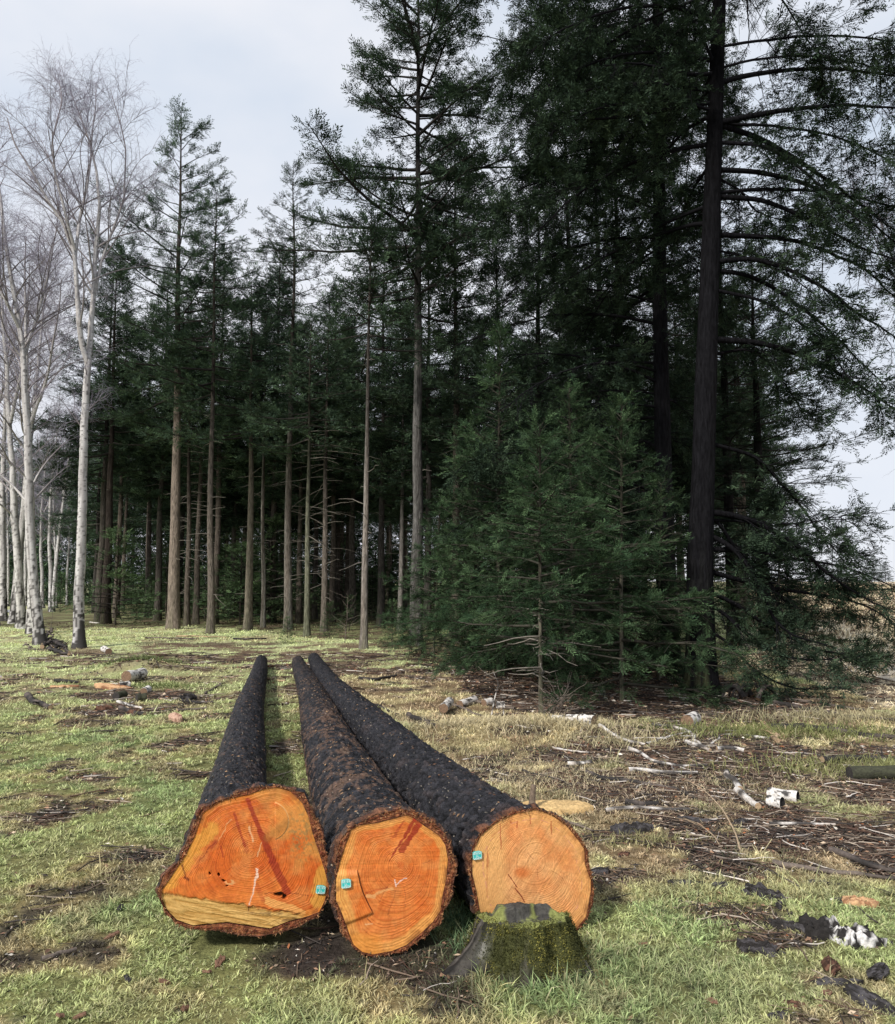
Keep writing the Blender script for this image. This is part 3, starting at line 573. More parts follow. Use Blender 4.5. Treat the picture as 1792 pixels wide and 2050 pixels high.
def fir_parts(seed, h, cb, r0, Rc, nb=9., sec=1.0, spr=.21, pitch=((60, 50), (5, 22), (-18, 8)), shape=.75, lowdead=1., tcol=(.115, .095, .08), tcol2=None, gb=GB, gt=GT, tmpl=None, step=.11, thin=0., secang=52, wood=(.030, .027, .025), bow=.08, skirt=1.0, hang=.25, branch_r=1.0, gap=0., clumpr=(.22, .46), azbias=None, deadlen=.9, fullcut=.16):
    r = np.random.default_rng(seed); tmpl = tmpl or SPR
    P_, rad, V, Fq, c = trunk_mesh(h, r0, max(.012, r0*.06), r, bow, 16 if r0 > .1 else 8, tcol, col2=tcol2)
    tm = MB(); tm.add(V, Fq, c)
    def at(z): return np.stack([np.interp(z, P_[:, 2], P_[:, q]) for q in range(3)], -1)
    n = int((h-cb)*nb); u = (np.arange(n)+r.uniform(0, .9, n))/n; z = cb+(h-cb)*(u**.93)*.995
    u = (z-cb)/(h-cb); az = np.arange(n)*2.39996+r.normal(0, .5, n)
    if azbias is not None: az = azbias[0]+r.normal(0, azbias[1], n)
    prof = np.where(u < .12, .75*skirt+.25*u/.12*skirt, 1.0)*(1-u)**shape
    Lb = Rc*prof*r.uniform(.55, 1.12, n)*(1+.3*np.sin(az*1.0+z*.9+seed))+.12
    Lb = np.where(r.uniform(0, 1, n) < gap, Lb*.35, Lb)
    t = np.linspace(0, 1, 8)
    p0 = np.interp(u, [0, .5, 1], [pitch[2][0], pitch[1][0], pitch[0][0]])+r.normal(0, 7, n); p1 = np.interp(u, [0, .5, 1], [pitch[2][1], pitch[1][1], pitch[0][1]])+r.normal(0, 8, n)
    pit = np.radians(p0[:, None]*(1-t)+p1[:, None]*t+r.normal(0, 3, (n, 8))); azz = az[:, None]+np.cumsum(r.normal(0, .07, (n, 8)), 1)
    st = (Lb/7)[:, None]; dv = np.stack([np.cos(pit)*np.cos(azz), np.cos(pit)*np.sin(azz), np.sin(pit)], -1)*st[..., None]; dv[:, 0] *= 0
    BP = at(z)[:, None]+np.cumsum(dv, 1); rb = (.006+.0085*Lb)*branch_r; BR = rb[:, None]*(1-.85*t)
    wm = MB(); V, Fq, _ = tubes(BP, BR, 5); wm.add(V, Fq, np.array(wood)*(1+0*V))
    # secondaries
    ns = np.maximum((Lb/.16*sec).astype(int), 2); bi = np.repeat(np.arange(n), ns); m = len(bi)
    tt = r.uniform(fullcut, 1.0, m)**.85; kx = np.clip((tt*7).astype(int), 0, 6); fr = tt*7-kx
    sp = BP[bi, kx]*(1-fr[:, None])+BP[bi, kx+1]*fr[:, None]; bd = unit(BP[bi, kx+1]-BP[bi, kx])
    side = unit(np.cross(bd, [0, 0, 1.]))*r.choice([-1, 1], m)[:, None]; an = np.radians(r.normal(secang, 14, m))[:, None]
    sd = bd*np.cos(an)+side*np.sin(an)+np.array([0, 0, 1])*r.normal(.05, .22, m)[:, None]; sd = unit(sd)
    Ls = (.10+.34*Lb[bi]*(1.05-tt)*r.uniform(.5, 1.2, m)); Ls = np.minimum(Ls, 1.3)
    t3 = np.linspace(0, 1, 4); SP = sp[:, None]+sd[:, None]*(Ls[:, None]*t3)[..., None]; SP[..., 2] += (-hang*t3**2*Ls[:, None]+.12*t3**3*Ls[:, None])
    SR = (.0035+.004*Ls)[:, None]*(1-.7*t3)*branch_r; V, Fq, _ = tubes(SP, SR, 3); wm.add(V, Fq, np.array(wood)*1.15*(1+0*V))
    # needle sprigs along the secondaries and at branch tips
    clump = fbm(sp[:, 0]*1.3+seed, sp[:, 1]*1.3, sp[:, 2]*1.6, 2, 17); keep = (r.uniform(0, 1, m) > thin) & (clump > r.uniform(*clumpr, m)); idm = np.where(keep)[0]
    nsp = np.maximum((Ls[idm]/step).astype(int), 1)+1; si = np.repeat(idm, nsp); tq = r.uniform(.05, 1, len(si)); kx = np.clip((tq*3).astype(int), 0, 2); fr = (tq*3-kx)[:, None]
    pos = SP[si, kx]*(1-fr)+SP[si, kx+1]*fr; ax_ = unit(SP[si, kx+1]-SP[si, kx])+r.normal(0, .42, (len(si), 3)); ax_[:, 2] += .12
    nt_ = np.repeat(np.arange(n), 5); tq2 = r.uniform(.45, 1, len(nt_)); kx = np.clip((tq2*7).astype(int), 0, 6); fr = (tq2*7-kx)[:, None]
    pos2 = BP[nt_, kx]*(1-fr)+BP[nt_, kx+1]*fr; ax2 = unit(BP[nt_, kx+1]-BP[nt_, kx])+r.normal(0, .45, (len(nt_), 3))
    pos = np.r_[pos, pos2]; ax_ = np.r_[ax_, ax2]; sc = spr*r.uniform(.65, 1.35, len(pos))
    V, Ft, C = sprigs(pos, ax_, sc, tmpl, r, gb, gt); fm = MB(); fm.add(V, Ft, C)
    # dead lower branches
    nd = int(cb*6.5*lowdead)
    if nd > 0:
        zd = r.uniform(min(1.0, cb*.3), cb+.5, nd)*1.0; azd = r.uniform(0, 6.28, nd); Ld = r.uniform(.1, 1, nd)**2*deadlen+.08; t4 = np.linspace(0, 1, 5)
        pd = np.radians(r.normal(3, 10, nd)); D = np.stack([np.cos(pd)*np.cos(azd), np.cos(pd)*np.sin(azd), np.sin(pd)], -1)
        DP = at(zd)[:, None]+D[:, None]*(Ld[:, None]*t4)[..., None]+r.normal(0, .012, (nd, 5, 3)); DP[..., 2] -= .12*(t4**2)*Ld[:, None]
        V, Fq, _ = tubes(DP, np.maximum(.011*(1-.7*t4), .003)[None]*np.ones((nd, 1)), 4); wm.add(V, Fq, np.array([.21, .19, .165])*(1+0*V))
    return tm.build('trunk', M_TRUNK), wm.build('branches', M_TWIG), fm.build('foliage', M_NEEDLE, False)
def place_tree(parts, name, label, cat, loc, rz=0, group=None, sc=1., tilt=(0, 0), names=('trunk', 'branchwork', 'crown')):
    t = thing(name, label, cat, loc, rz, group, tilt, sc)
    for nm, me in zip(names, parts): link(nm, me, t)
    return t
def base(px, py): g = G(px, py); return g, (g[0], g[1], zgf(*g))
def topz(px, py, Y): return float(P(px, py, Y)[2])

# front row: pixel of the foot, of the tip, trunk width there
def front(px, py, tx, ty, wpx, label, group=None, crown_y=None, seed=0, Rc=2.2, **kw):
    g, loc = base(px, py); h = topz(tx, ty, g[1])-loc[2]; Zc = g[1]
    r0 = .5*wpx/F*Zc*1.0; cb = topz(tx, crown_y, g[1])
    # lean: put the tip where it stands in the view
    tip = P(tx, ty, g[1]); tl = math.atan2(tip[0]-g[0], h)
    pr = fir_parts(seed, h, cb, r0, Rc, **kw)
    return place_tree(pr, 'fir_tree', label, 'fir tree', loc, 0, group, tilt=(0, tl))
FG = 'tall firs along the edge of the forest'
TC = (.15, .128, .11); TCL = (.22, .18, .15)
front(348, 1259, 362, 222, 23, 'tall fir with a thick pinkish trunk and pointed top, next to the birches', FG, 800, 11, 3.9, nb=7.5, gap=.2, tcol=TCL, shape=.62, sec=1.6, spr=.25, lowdead=.2, hang=.2, step=.08)
front(576, 1262, 589, 335, 17, 'slender fir with long bare grey trunk and open crown, left of the tallest', FG, 680, 12, 2.2, nb=10, sec=1.4, tcol=TC, tcol2=(.20, .19, .17), thin=.3, spr=.23, lowdead=.8, shape=.7)
front(729, 1299, 742, 440, 15.5, 'fir with a pale scarred bare trunk standing just behind the felled logs', FG, 700, 13, 2.3, nb=11, sec=1.6, spr=.24, tcol=(.21, .18, .155), tcol2=(.28, .26, .24), thin=.2, lowdead=.5)
front(833, 1292, 836, -190, 25, 'tallest fir in the middle, with bare scaly grey trunk and broad crown leaving the frame', FG, 640, 14, 4.0, nb=10, tcol=(.085, .080, .075), tcol2=(.14, .135, .13), shape=.55, sec=1.8, spr=.27, lowdead=.12, hang=.18, branch_r=1.5, gap=.25, skirt=.7, pitch=((55, 50), (14, 18), (-4, 12)), step=.08)
front(421, 1268, 431, 380, 15, 'fir with a dark upper crown and grey bark, right of the thick pinkish trunk', FG, 800, 15, 3.3, gap=.15, nb=9, tcol=TC, lowdead=.8, sec=1.6, spr=.25)
front(211, 1249, 232, 520, 18, 'leftmost forest fir with dark brown trunk, beside the twin birch', FG, 920, 16, 3.4, gap=.15, nb=9, tcol=(.06, .048, .042), lowdead=.2, sec=1.6, spr=.25)
front(497, 1262, 505, 560, 16.5, 'fir with a light brown leaning trunk, fourth large trunk from the birches', FG, 900, 17, 2.9, nb=11, tcol=(.19, .165, .13), lowdead=.6, sec=1.6, spr=.25)
front(648, 1266, 660, 600, 14, 'fir with many short dead side twigs low on its brown trunk', FG, 870, 18, 2.7, nb=11, tcol=TC, lowdead=2.2, sec=1.6, spr=.25, deadlen=1.8)
front(614, 1276, 622, 640, 13, 'thin fir with greenish trunk foot, just right of the slender bare grey one', FG, 890, 19, 2.4, nb=11, sec=1.5, spr=.25, tcol=(.15, .15, .11), lowdead=.5)
front(800, 1262, 806, 700, 11.5, 'straight thin fir with a very pale trunk beside the tallest one', FG, 830, 20, 2.3, nb=11, sec=1.5, spr=.25, tcol=(.26, .24, .22), tcol2=(.20, .18, .17), lowdead=.3, thin=.2)
front(297, 1234, 303, 640, 13, 'fir with a split dark trunk, lit along its left edge', FG, 920, 21, 2.7, nb=11, sec=1.5, spr=.25, tcol=(.10, .08, .075), tcol2=(.22, .19, .16), lowdead=.2)
front(374, 1254, 380, 660, 12, 'dark trunked fir close behind the thick pinkish one', FG, 900, 22, 2.6, nb=11, sec=1.5, spr=.25, tcol=(.12, .10, .085), lowdead=1.5)
front(526, 1257, 532, 620, 10, 'fir whose trunk has a bleached broken-barked upper stretch', FG, 860, 23, 2.5, nb=11, sec=1.5, spr=.25, tcol=(.14, .12, .10), tcol2=(.40, .38, .34), lowdead=.8)
# mid-depth templates and copies
MID = [fir_parts(100+i, 15.5, [5.5, 6.5, 4.8, 6.2][i], .15, [3.2, 2.8, 3.3, 2.8][i], nb=10, sec=1.5, spr=.33, step=.11, lowdead=[.6, 1.2, .3, .8][i], tcol=[(.085, .075, .065), (.12, .10, .085), (.055, .05, .046), (.10, .085, .07)][i], deadlen=1.2) for i in range(4)]
mid_list = [(228, 1207, 'thin bright trunked fir right behind the leftmost forest fir'), (392, 1250, 'fir with reddish brown trunk between two larger trunks'), (543, 1243, 'mottled fir trunk in the second row behind the light brown one'),
 (598, 1248, 'fir with a bright sunlit trunk foot, second row, behind the slender grey one'), (630, 1239, 'dark narrow fir in the second row, centre of the forest'), (664, 1246, 'fir with twiggy trunk touching the one with many dead twigs'),
 (762, 1254, 'dim dark fir between the pale scarred trunk and the tallest fir'), (694, 1226, 'greyish fir some way back, left of the pale scarred trunk'), (462, 1226, 'fir some way back with a thin dark trunk'), (440, 1205, 'small distant fir trunk, left of centre'), (856, 1262, 'fir standing half behind the tallest one'), (912, 1270, 'fir rising above the left flank of the young fir thicket')]
for i, (px, py, lb) in enumerate(mid_list):
    g, loc = base(px, py); s = rng.uniform(.8, .98); place_tree(MID[i % 4], 'fir_tree', lb, 'fir tree', loc, rng.uniform(0, 6.28), 'firs of the second row', sc=(s, s, s*rng.uniform(.92, 1.1)))
# deep forest
wx_, wn = rng.uniform(-46, 12, 42000), 42000
wy_ = rng.uniform(58, 66, wn)-.12*np.abs(wx_); wz_ = rng.uniform(0, 1, wn)**1.1*(9.5+3.5*fbm(wx_*.25, wx_*0, 0, 3, 3)); ax_ = rng.normal(0, 1, (wn, 3))
Vw, Fw, Cw = sprigs(np.c_[wx_, wy_, wz_], ax_, rng.uniform(.5, 1.1, wn), SPR, rng, GB*1.3, GT*1.5)
tag(link('distant_wood', mesh('distant_wood', Vw, Fw, M_NEEDLE, Cw, False)), kind='stuff', cat='woodland', label='dark mass of woodland far behind the trunks')
n = 0
def deep(x, y, s, zs, lb, grp):
    place_tree(MID[int(rng.integers(0, 4))], 'fir_tree', lb, 'fir tree', (x, y, zgf(x, y)), rng.uniform(0, 6.28), grp, sc=(s, s, zs))
for iy in range(7):
    y = 30+iy*4.6
    for ix in range(13):
        xq = -.52+ix*.077+rng.uniform(-.025, .025); yy = y+rng.uniform(-1.6, 1.6); x = xq*yy
        if x/yy < -.475 : continue
        if 30+iy*4.6 > 45 and rng.uniform() < .25: continue
        deep(x, yy, rng.uniform(.85, 1.15), rng.uniform(.72, 1.0), 'dark fir crowded deep inside the forest behind the front rows', 'firs deep in the forest')
# right-hand mass behind the big tree
BK = [fir_parts(120+i, 17.5, 1.6, .2, 3.8, nb=8, sec=1.5, spr=.28, step=.11, gap=.25, clumpr=(.32, .55), lowdead=.8, tcol=(.03, .028, .027), gb=GB*.6, gt=GT*.6, shape=.5) for i in range(2)]
for i, (px, py, h, s, lb) in enumerate([(1000, 1292, 15.5, .8, 'dark fir behind the young firs, its thin trunk showing between sky gaps'), (1150, 1285, 1, 1.05, 'dense dark fir behind the young fir thicket, right of the middle'), (1250, 1290, 1, 1.0, 'dense dark fir with a narrow trunk left of the twin dark trunks'),
    (1085, 1270, 1, 1.1, 'dark full-crowned fir filling the gap behind the dead-topped leader'), (1210, 1255, 1, 1.25, 'tall black-green fir far behind the thicket, crown reaching the frame top'), (1345, 1262, 1, 1.2, 'tall black-green fir far behind the two dark trunks')]):
    g, loc = base(px, py); place_tree(BK[i % 2], 'fir_tree', lb, 'fir tree', loc, rng.uniform(0, 6.28), 'dark firs behind the young fir thicket', sc=(s*.9, s*.9, [.62, .86, .85, .8, 1.15, 1.2][i]*1.0))
for i, (px, py, h, s, lb) in enumerate([(1535, 1302, .56, .85, 'dark fir with branches to the ground right of the biggest trunk'), (1470, 1296, .78, .75, 'taller dark fir immediately behind the right side of the biggest trunk')]):
    g, loc = base(px, py); place_tree(BK[i], 'fir_tree', lb, 'fir tree', loc, 1.0+i, 'dark firs right of the biggest trunk', sc=(s, s, h))
# ------------------------------------------------------------------ the two big dark firs on the right, long arching limbs
def limb_tree(name_label, px, py, tx, ty, w0, seed, limbs, crown, ztop_extra, group, tw=.55, dense=1.0, spr=.17, Rgen=4.5, ngen=60, gen=(6.0, 16.0), az_ok=None, tcol=(.010, .0098, .0115)):
    r = np.random.default_rng(seed); g, loc = base(px, py); Yb = g[1]; o = np.array(loc)
    t = thing('fir_tree', name_label, 'fir tree', loc, 0, group)
    tip = P(tx, ty, Yb)-o; full = tip*(1+ztop_extra); h = full[2]
    path = np.array([[0, 0, -.1], [.02*full[0], 0, h*.1], full*.35+[-.05, 0, 0], full*.7, full])
    r0 = .5*w0/F*Yb*1.03
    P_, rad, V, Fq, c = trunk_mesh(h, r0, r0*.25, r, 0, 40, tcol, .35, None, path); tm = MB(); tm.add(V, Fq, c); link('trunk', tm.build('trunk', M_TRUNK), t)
    def at(z): return np.array([np.interp(z, P_[:, 2], P_[:, q]) for q in range(3)])
    paths = []
    for q, (pts, dY, th) in enumerate(limbs):
        m = len(pts); pp = np.array([P(a, b, Yb+dY*(i/(m-1))**1.3)-o for i, (a, b) in enumerate(pts)]); pp[0] = at(pp[0][2]); paths.append((resamp(pp, 22), th, True))
    for q in range(ngen):
        z = gen[0]+(gen[1]-gen[0])*(q+r.uniform())/ngen; az = r.uniform(0, 6.28)
        if az_ok is not None:
            az = az_ok[0]+r.uniform(-1, 1)*az_ok[1]
        Lq = Rgen*r.uniform(.55, 1.05); e0 = r.uniform(5, 30); e1 = r.uniform(-45, -10); tt = np.linspace(0, 1, 22); pt = np.radians(e0*(1-tt)+e1*tt)
        aa = az+np.cumsum(r.normal(0, .04, 22)); d = np.stack([np.cos(pt)*np.cos(aa), np.cos(pt)*np.sin(aa), np.sin(pt)], -1)*Lq/21; d[0] = 0
        paths.append((at(z)+np.cumsum(d, 0), .035*r.uniform(.6, 1.1), False))
    fm = MB(); wm = MB()
    for pp, th, hero in paths:
        tt = np.linspace(0, 1, 22); L_ = np.linalg.norm(np.diff(pp, axis=0), axis=1).sum(); pp = pp+r.normal(0, .012, pp.shape)*L_*.2*tt[:, None]
        rr = th*(1-.8*tt)
        V, Fq, _ = tubes(pp[None], rr[None], 8); 
        if hero: mb = MB(); mb.add(V, Fq, np.array(tcol)*.9); link('limb', mb.build('limb', M_TRUNK), t)
        else: wm.add(V, Fq, np.array(tcol)*.9*(1+0*V))
        # secondary boughs, drooping
        n2 = int(L_*5.0*dense)+3; tq = r.uniform(.14 if hero else .10, 1, n2); kx = np.clip((tq*21).astype(int), 0, 20); fr = (tq*21-kx)[:, None]
        sp = pp[kx]*(1-fr)+pp[kx+1]*fr; bd = unit(pp[kx+1]-pp[kx]); side = unit(np.cross(bd, [0, 0, 1.])+1e-6)*r.choice([-1, 1], n2)[:, None]
        sd = unit(bd*.7+side*r.uniform(.4, 1.1, n2)[:, None]+np.array([0, 0, 1])*r.normal(-.05, .42, n2)[:, None]); Ls = r.uniform(.35, 1.15, n2)*min(1.2, L_*.3)*(1.15-.6*tq)
        t5 = np.linspace(0, 1, 6); SP = sp[:, None]+sd[:, None]*(Ls[:, None]*t5)[..., None]; SP[..., 2] -= (.30*t5**2*Ls[:, None]); SP = SP+r.normal(0, .02, SP.shape)*Ls[:, None, None]*t5[:, None]
        V, Fq, _ = tubes(SP, (.0075*np.ones(n2))[:, None]*(1-.75*t5), 4); wm.add(V, Fq, np.array(tcol)*1.0*(1+0*V))
        # tertiary twigs
        n3 = 7; bi = np.repeat(np.arange(n2), n3); m = len(bi); tq = r.uniform(.12, 1, m); kx = np.clip((tq*5).astype(int), 0, 4); fr = (tq*5-kx)[:, None]
        s3 = SP[bi, kx]*(1-fr)+SP[bi, kx+1]*fr; bd = unit(SP[bi, kx+1]-SP[bi, kx]); rv = r.normal(0, 1, (m, 3)); rv[:, 2] *= .55; d3 = unit(bd*.9+unit(rv)*.9); L3 = r.uniform(.12, .42, m)*(Ls[bi]*.5+.4)
        t3 = np.linspace(0, 1, 3); TP = s3[:, None]+d3[:, None]*(L3[:, None]*t3)[..., None]; TP[:, 2, 2] -= .05*L3
        V, Fq, _ = tubes(TP, (.003*np.ones(m))[:, None]*(1-.5*t3), 3); wm.add(V, Fq, np.array(tcol)*1.1*(1+0*V))
        clump = fbm(s3[:, 0]*1.1, s3[:, 1]*1.1, s3[:, 2]*1.3, 2, 23); keep = np.where((r.uniform(0, 1, m) < tw) & (clump > r.uniform(.34, .56, m)))[0]; ns = np.maximum((L3[keep]/.055).astype(int), 1)+2; si = np.repeat(keep, ns); tq = r.uniform(.1, 1, len(si))[:, None]
        pos = TP[si, 0]*(1-tq)+TP[si, 2]*tq; ax = d3[si]+r.normal(0, .4, (len(si), 3)); ax[:, 2] += .1
        V, Ft, C = sprigs(pos, ax, spr*r.uniform(.6, 1.3, len(pos)), SPR, r, GB*.62, GT*.62); fm.add(V, Ft, C)
    link('branchwork', wm.build('branchwork', M_TWIG), t); link('crown', fm.build('crown', M_NEEDLE, False), t)
    return t
c1 = lambda pts: [(1041+a*.4191, .4191*b) for a, b in pts]
c2 = lambda pts: [(1441+a*.1957, 1001+b*.1957) for a, b in pts]
c3 = lambda pts: [(720.6+a*.5978, 720.6+b*.5978) for a, b in pts]
LB = [(c1([(1000,400),(1080,360),(1250,335),(1450,325),(1680,345),(1900,380)]), .8, .045), (c1([(1000,590),(1150,545),(1300,520),(1550,500),(1900,520)]), -.8, .050),
 (c1([(1005,590),(1180,670),(1330,770),(1500,880),(1650,1000),(1850,1140)]), 1.2, .045), (c1([(1005,680),(1150,690),(1280,750),(1450,900),(1620,1060)]), -1.4, .035),
 (c1([(1000,810),(1150,820),(1350,870),(1480,930),(1600,1010),(1850,1200)]), .6, .045), (c1([(990,940),(1150,950),(1350,1030),(1500,1110),(1650,1200),(1880,1260)]), -.6, .045),
 (c1([(970,1120),(1250,1135),(1450,1190),(1650,1280),(1850,1480)]), 1.4, .045), (c1([(970,1255),(1100,1230),(1250,1270),(1450,1370),(1600,1490),(1850,1640)]), -.9, .045),
 (c1([(970,1290),(1100,1310),(1300,1430),(1500,1600),(1650,1750),(1750,1850)]), .9, .038), (c1([(970,1380),(1150,1430),(1330,1530),(1500,1700),(1600,1850)]), -1.5, .030),
 (c1([(970,1620),(1150,1635),(1300,1680),(1450,1740),(1600,1830),(1800,1960)]), -.4, .055), (c1([(990,840),(1060,910),(1110,1000),(1200,1040),(1330,1060)]), 1.0, .022),
 (c1([(950,1700),(1100,1660),(1200,1750),(1300,1880),(1380,2010)]), 1.6, .025),
 (c2([(-130,120),(0,130),(250,180),(500,290),(700,400),(850,510),(970,620),(1110,770),(1300,900),(1600,1060)]), -.5, .050), (c2([(-140,330),(0,400),(150,500),(370,760),(450,950),(530,1200),(700,1380),(900,1420),(1100,1500)]), -1.0, .042),
 (c2([(-130,150),(10,230),(130,470),(330,640),(560,900),(760,1150),(850,1260)]), .8, .030), (c2([(-140,1300),(60,1430),(300,1700),(560,1860),(800,1940),(1150,1930)]), -1.2, .026),
 (c3([(1200,275),(1330,320),(1400,400),(1480,490),(1540,580),(1640,690)]), 1.5, .035), (c2([(-120,700),(200,820),(500,900),(900,950),(1300,1010),(1650,1150),(1790,1290)]), .9, .040),
 (c2([(-120,900),(150,1050),(500,1300),(900,1500),(1300,1600),(1600,1560)]), .5, .036), (c2([(-120,1000),(100,1200),(400,1480),(700,1620),(1100,1640),(1400,1600)]), -.9, .030),
 (c2([(-120,500),(300,520),(700,600),(1100,640),(1500,760),(1800,900)]), -.2, .036), (c2([(600,200),(900,250),(1200,160),(1500,160)]), 1.0, .020),
 (c1([(930,330),(880,200),(800,80),(760,-60)]), -.5, .030), (c1([(920,350),(820,360),(700,330),(560,300),(400,310)]), -1.0, .035), (c1([(930,490),(830,500),(700,525),(500,560),(300,575),(60,540)]), -.5, .035), (c1([(930,500),(800,470),(700,460),(560,430)]), .5, .03)]
limb_tree('biggest dark trunk on the right, fir with long limbs arching out to the right', 1405, 1387, 1441, 0, 52, 5, LB, None, .55, 'two large dark firs on the right', tw=.86, dense=1.5, ngen=40, gen=(6.5, 14.5), Rgen=4.6, spr=.18, az_ok=(1.4, 2.1))
LB2 = [(c1([(640,520),(520,560),(400,580),(250,575),(60,540),(-80,530)]), -.8, .04), (c1([(640,630),(520,660),(380,680),(200,680),(40,680)]), .8, .04), (c1([(690,450),(620,650),(560,560),(480,440),(420,330)]), -1, .035), (c1([(690,480),(740,380),(800,290),(870,240)]), -1, .03), (c1([(700,1150),(780,1060),(850,1010)]), .5, .03)]
limb_tree('slightly thinner dark fir trunk just left of the biggest one', 1338, 1335, 1318, 120, 38, 6, LB2, None, .6, 'two large dark firs on the right', tw=.9, dense=1.4, ngen=72, gen=(2.5, 16.5), Rgen=4.6, spr=.21, az_ok=(2.4, 1.6))

# ------------------------------------------------------------------ young firs
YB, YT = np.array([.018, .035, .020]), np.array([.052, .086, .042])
def young(px, py, tx, ty, Rc, seed, label, thin=0., dead=1.2, wood=(.055, .052, .042), gb=YB, gt=YT, nb=19, **kw):
    g, loc = base(px, py); h = topz(tx, ty, g[1])-loc[2]; tip = P(tx, ty, g[1]); tl = math.atan2(tip[0]-g[0], h)
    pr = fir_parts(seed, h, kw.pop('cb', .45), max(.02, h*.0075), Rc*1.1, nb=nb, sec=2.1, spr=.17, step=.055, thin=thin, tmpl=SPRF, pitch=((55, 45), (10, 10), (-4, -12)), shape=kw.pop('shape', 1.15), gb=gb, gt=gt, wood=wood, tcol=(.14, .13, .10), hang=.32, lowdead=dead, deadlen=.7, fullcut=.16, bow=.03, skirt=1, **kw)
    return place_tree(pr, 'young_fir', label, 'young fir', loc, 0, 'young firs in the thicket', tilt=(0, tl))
young(1083, 1432, 1080, 842, 1.75, 31, 'young fir in front of the thicket with a pale bare stem and spreading branches', cb=.8, dead=6)
young(930, 1335, 965, 880, 1.9, 32, 'bushy young fir at the left end of the thicket', cb=.12)
young(1000, 1345, 1000, 655, 2.0, 33, 'taller young fir with a straight leader rising behind the thicket', cb=.2)
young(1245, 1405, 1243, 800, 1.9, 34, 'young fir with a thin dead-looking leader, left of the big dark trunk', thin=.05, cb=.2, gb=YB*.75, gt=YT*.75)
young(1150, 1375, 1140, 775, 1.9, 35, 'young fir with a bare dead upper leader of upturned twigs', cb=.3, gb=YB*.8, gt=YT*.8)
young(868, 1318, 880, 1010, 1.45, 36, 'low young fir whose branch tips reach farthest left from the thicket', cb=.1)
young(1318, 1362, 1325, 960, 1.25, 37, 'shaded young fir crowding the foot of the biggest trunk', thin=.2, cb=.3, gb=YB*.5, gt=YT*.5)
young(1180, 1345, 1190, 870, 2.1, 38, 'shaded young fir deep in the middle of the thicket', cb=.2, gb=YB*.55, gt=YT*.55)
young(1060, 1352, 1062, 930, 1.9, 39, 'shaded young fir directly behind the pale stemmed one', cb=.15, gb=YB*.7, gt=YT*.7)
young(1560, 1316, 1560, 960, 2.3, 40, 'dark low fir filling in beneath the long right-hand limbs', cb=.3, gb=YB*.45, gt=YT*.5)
# seedlings and low firs at the forest edge
SM = [fir_parts(140+i, 2.2, .12, .02, .85, nb=22, sec=1.6, spr=.15, step=.08, tmpl=SPR, pitch=((55, 45), (15, 18), (0, 5)), shape=.7, gb=np.array([.045, .075, .040]), gt=np.array([.075, .115, .055]), lowdead=0, bow=.02) for i in range(2)]
for i, (px, py, s, lb) in enumerate([(262, 1236, .55, 'small fir bush at the forest edge between birch and forest'), (240, 1222, 1.1, 'low dark fir behind the leftmost forest fir'), (318, 1232, .8, 'low fir growing beside the thick pinkish trunk'), (272, 1246, .35, 'tiny fir seedling near the leftmost forest fir'),
    (410, 1240, .7, 'low dark fir between the brown trunks'), (455, 1246, .6, 'small fir left of the light brown trunk'), (560, 1236, .6, 'small fir left of the slender grey trunk'), (575, 1290, .3, 'fir sprig tuft near the far ends of the logs'), (660, 1280, .45, 'small green fir right of the thin greenish trunk'), (785, 1300, .5, 'small fir at the left foot of the tallest tree'),
    (505, 1232, .9, 'low fir in shade behind the light brown trunk'), (120, 1226, .9, 'low fir bush behind the birch group'), (150, 1215, .9, 'dark fir bush right behind the twin birch'), (640, 1226, 1.0, 'low dark fir in the middle of the forest'), (700, 1262, .5, 'small fir in front of the far grey trunk'), (740, 1240, .9, 'low dark fir right of the pale scarred trunk'), (350, 1222, 1.2, 'low dark fir behind the thick pinkish trunk')]):
    g, loc = base(px, py); place_tree(SM[i % 2], 'young_fir', lb, 'young fir', loc, rng.uniform(0, 6), 'low firs on the forest floor', sc=s)
for i in range(34):   # shade-grown understorey behind the front rows
    yy = rng.uniform(27, 52); x = rng.uniform(-.44, .05)*yy; s = rng.uniform(.9, 1.9)
    place_tree(SM[i % 2], 'young_fir', 'dim understorey fir deep between the forest trunks', 'young fir', (x, yy, zgf(x, yy)), rng.uniform(0, 6), 'understorey firs deep in the forest', sc=(s*1.3, s*1.3, s))

# ------------------------------------------------------------------ birches
def birch_col(V, cen, z, rad, low=1.0, seed=0):
    d = unit(V-cen); n = fbm(d[:, 0]*1.6+seed, d[:, 1]*1.6, z*20, 2, 5); n2 = fbm(d[:, 0]*3+seed, d[:, 1]*3, z*3.2, 4, 8)
    c = mix(np.array([.66, .64, .635]), np.array([.40, .38, .37]), n2); c = mix(c, np.array([.09, .08, .08]), sstep(.60, .70, n)*.85); c = mix(c, np.array([.30, .28, .275]), sstep(.50, .62, fbm(d[:, 0]*2+seed, d[:, 1]*2, z*.9, 3, 28))*.55*low)
    lo = np.exp(-z/1.1)*low; c = mix(c, np.array([.05, .046, .044]), sstep(.60-.17*np.minimum(lo, 1), .64-.17*np.minimum(lo, 1), n2*.55+fbm(d[:, 0]*5+seed, d[:, 1]*5, z*9, 3, 18)*.45)*np.minimum(1, .35+lo*1.4))
    c = mix(c, np.array([.20, .175, .18]), 1-sstep(.016, .036, rad))
    return c
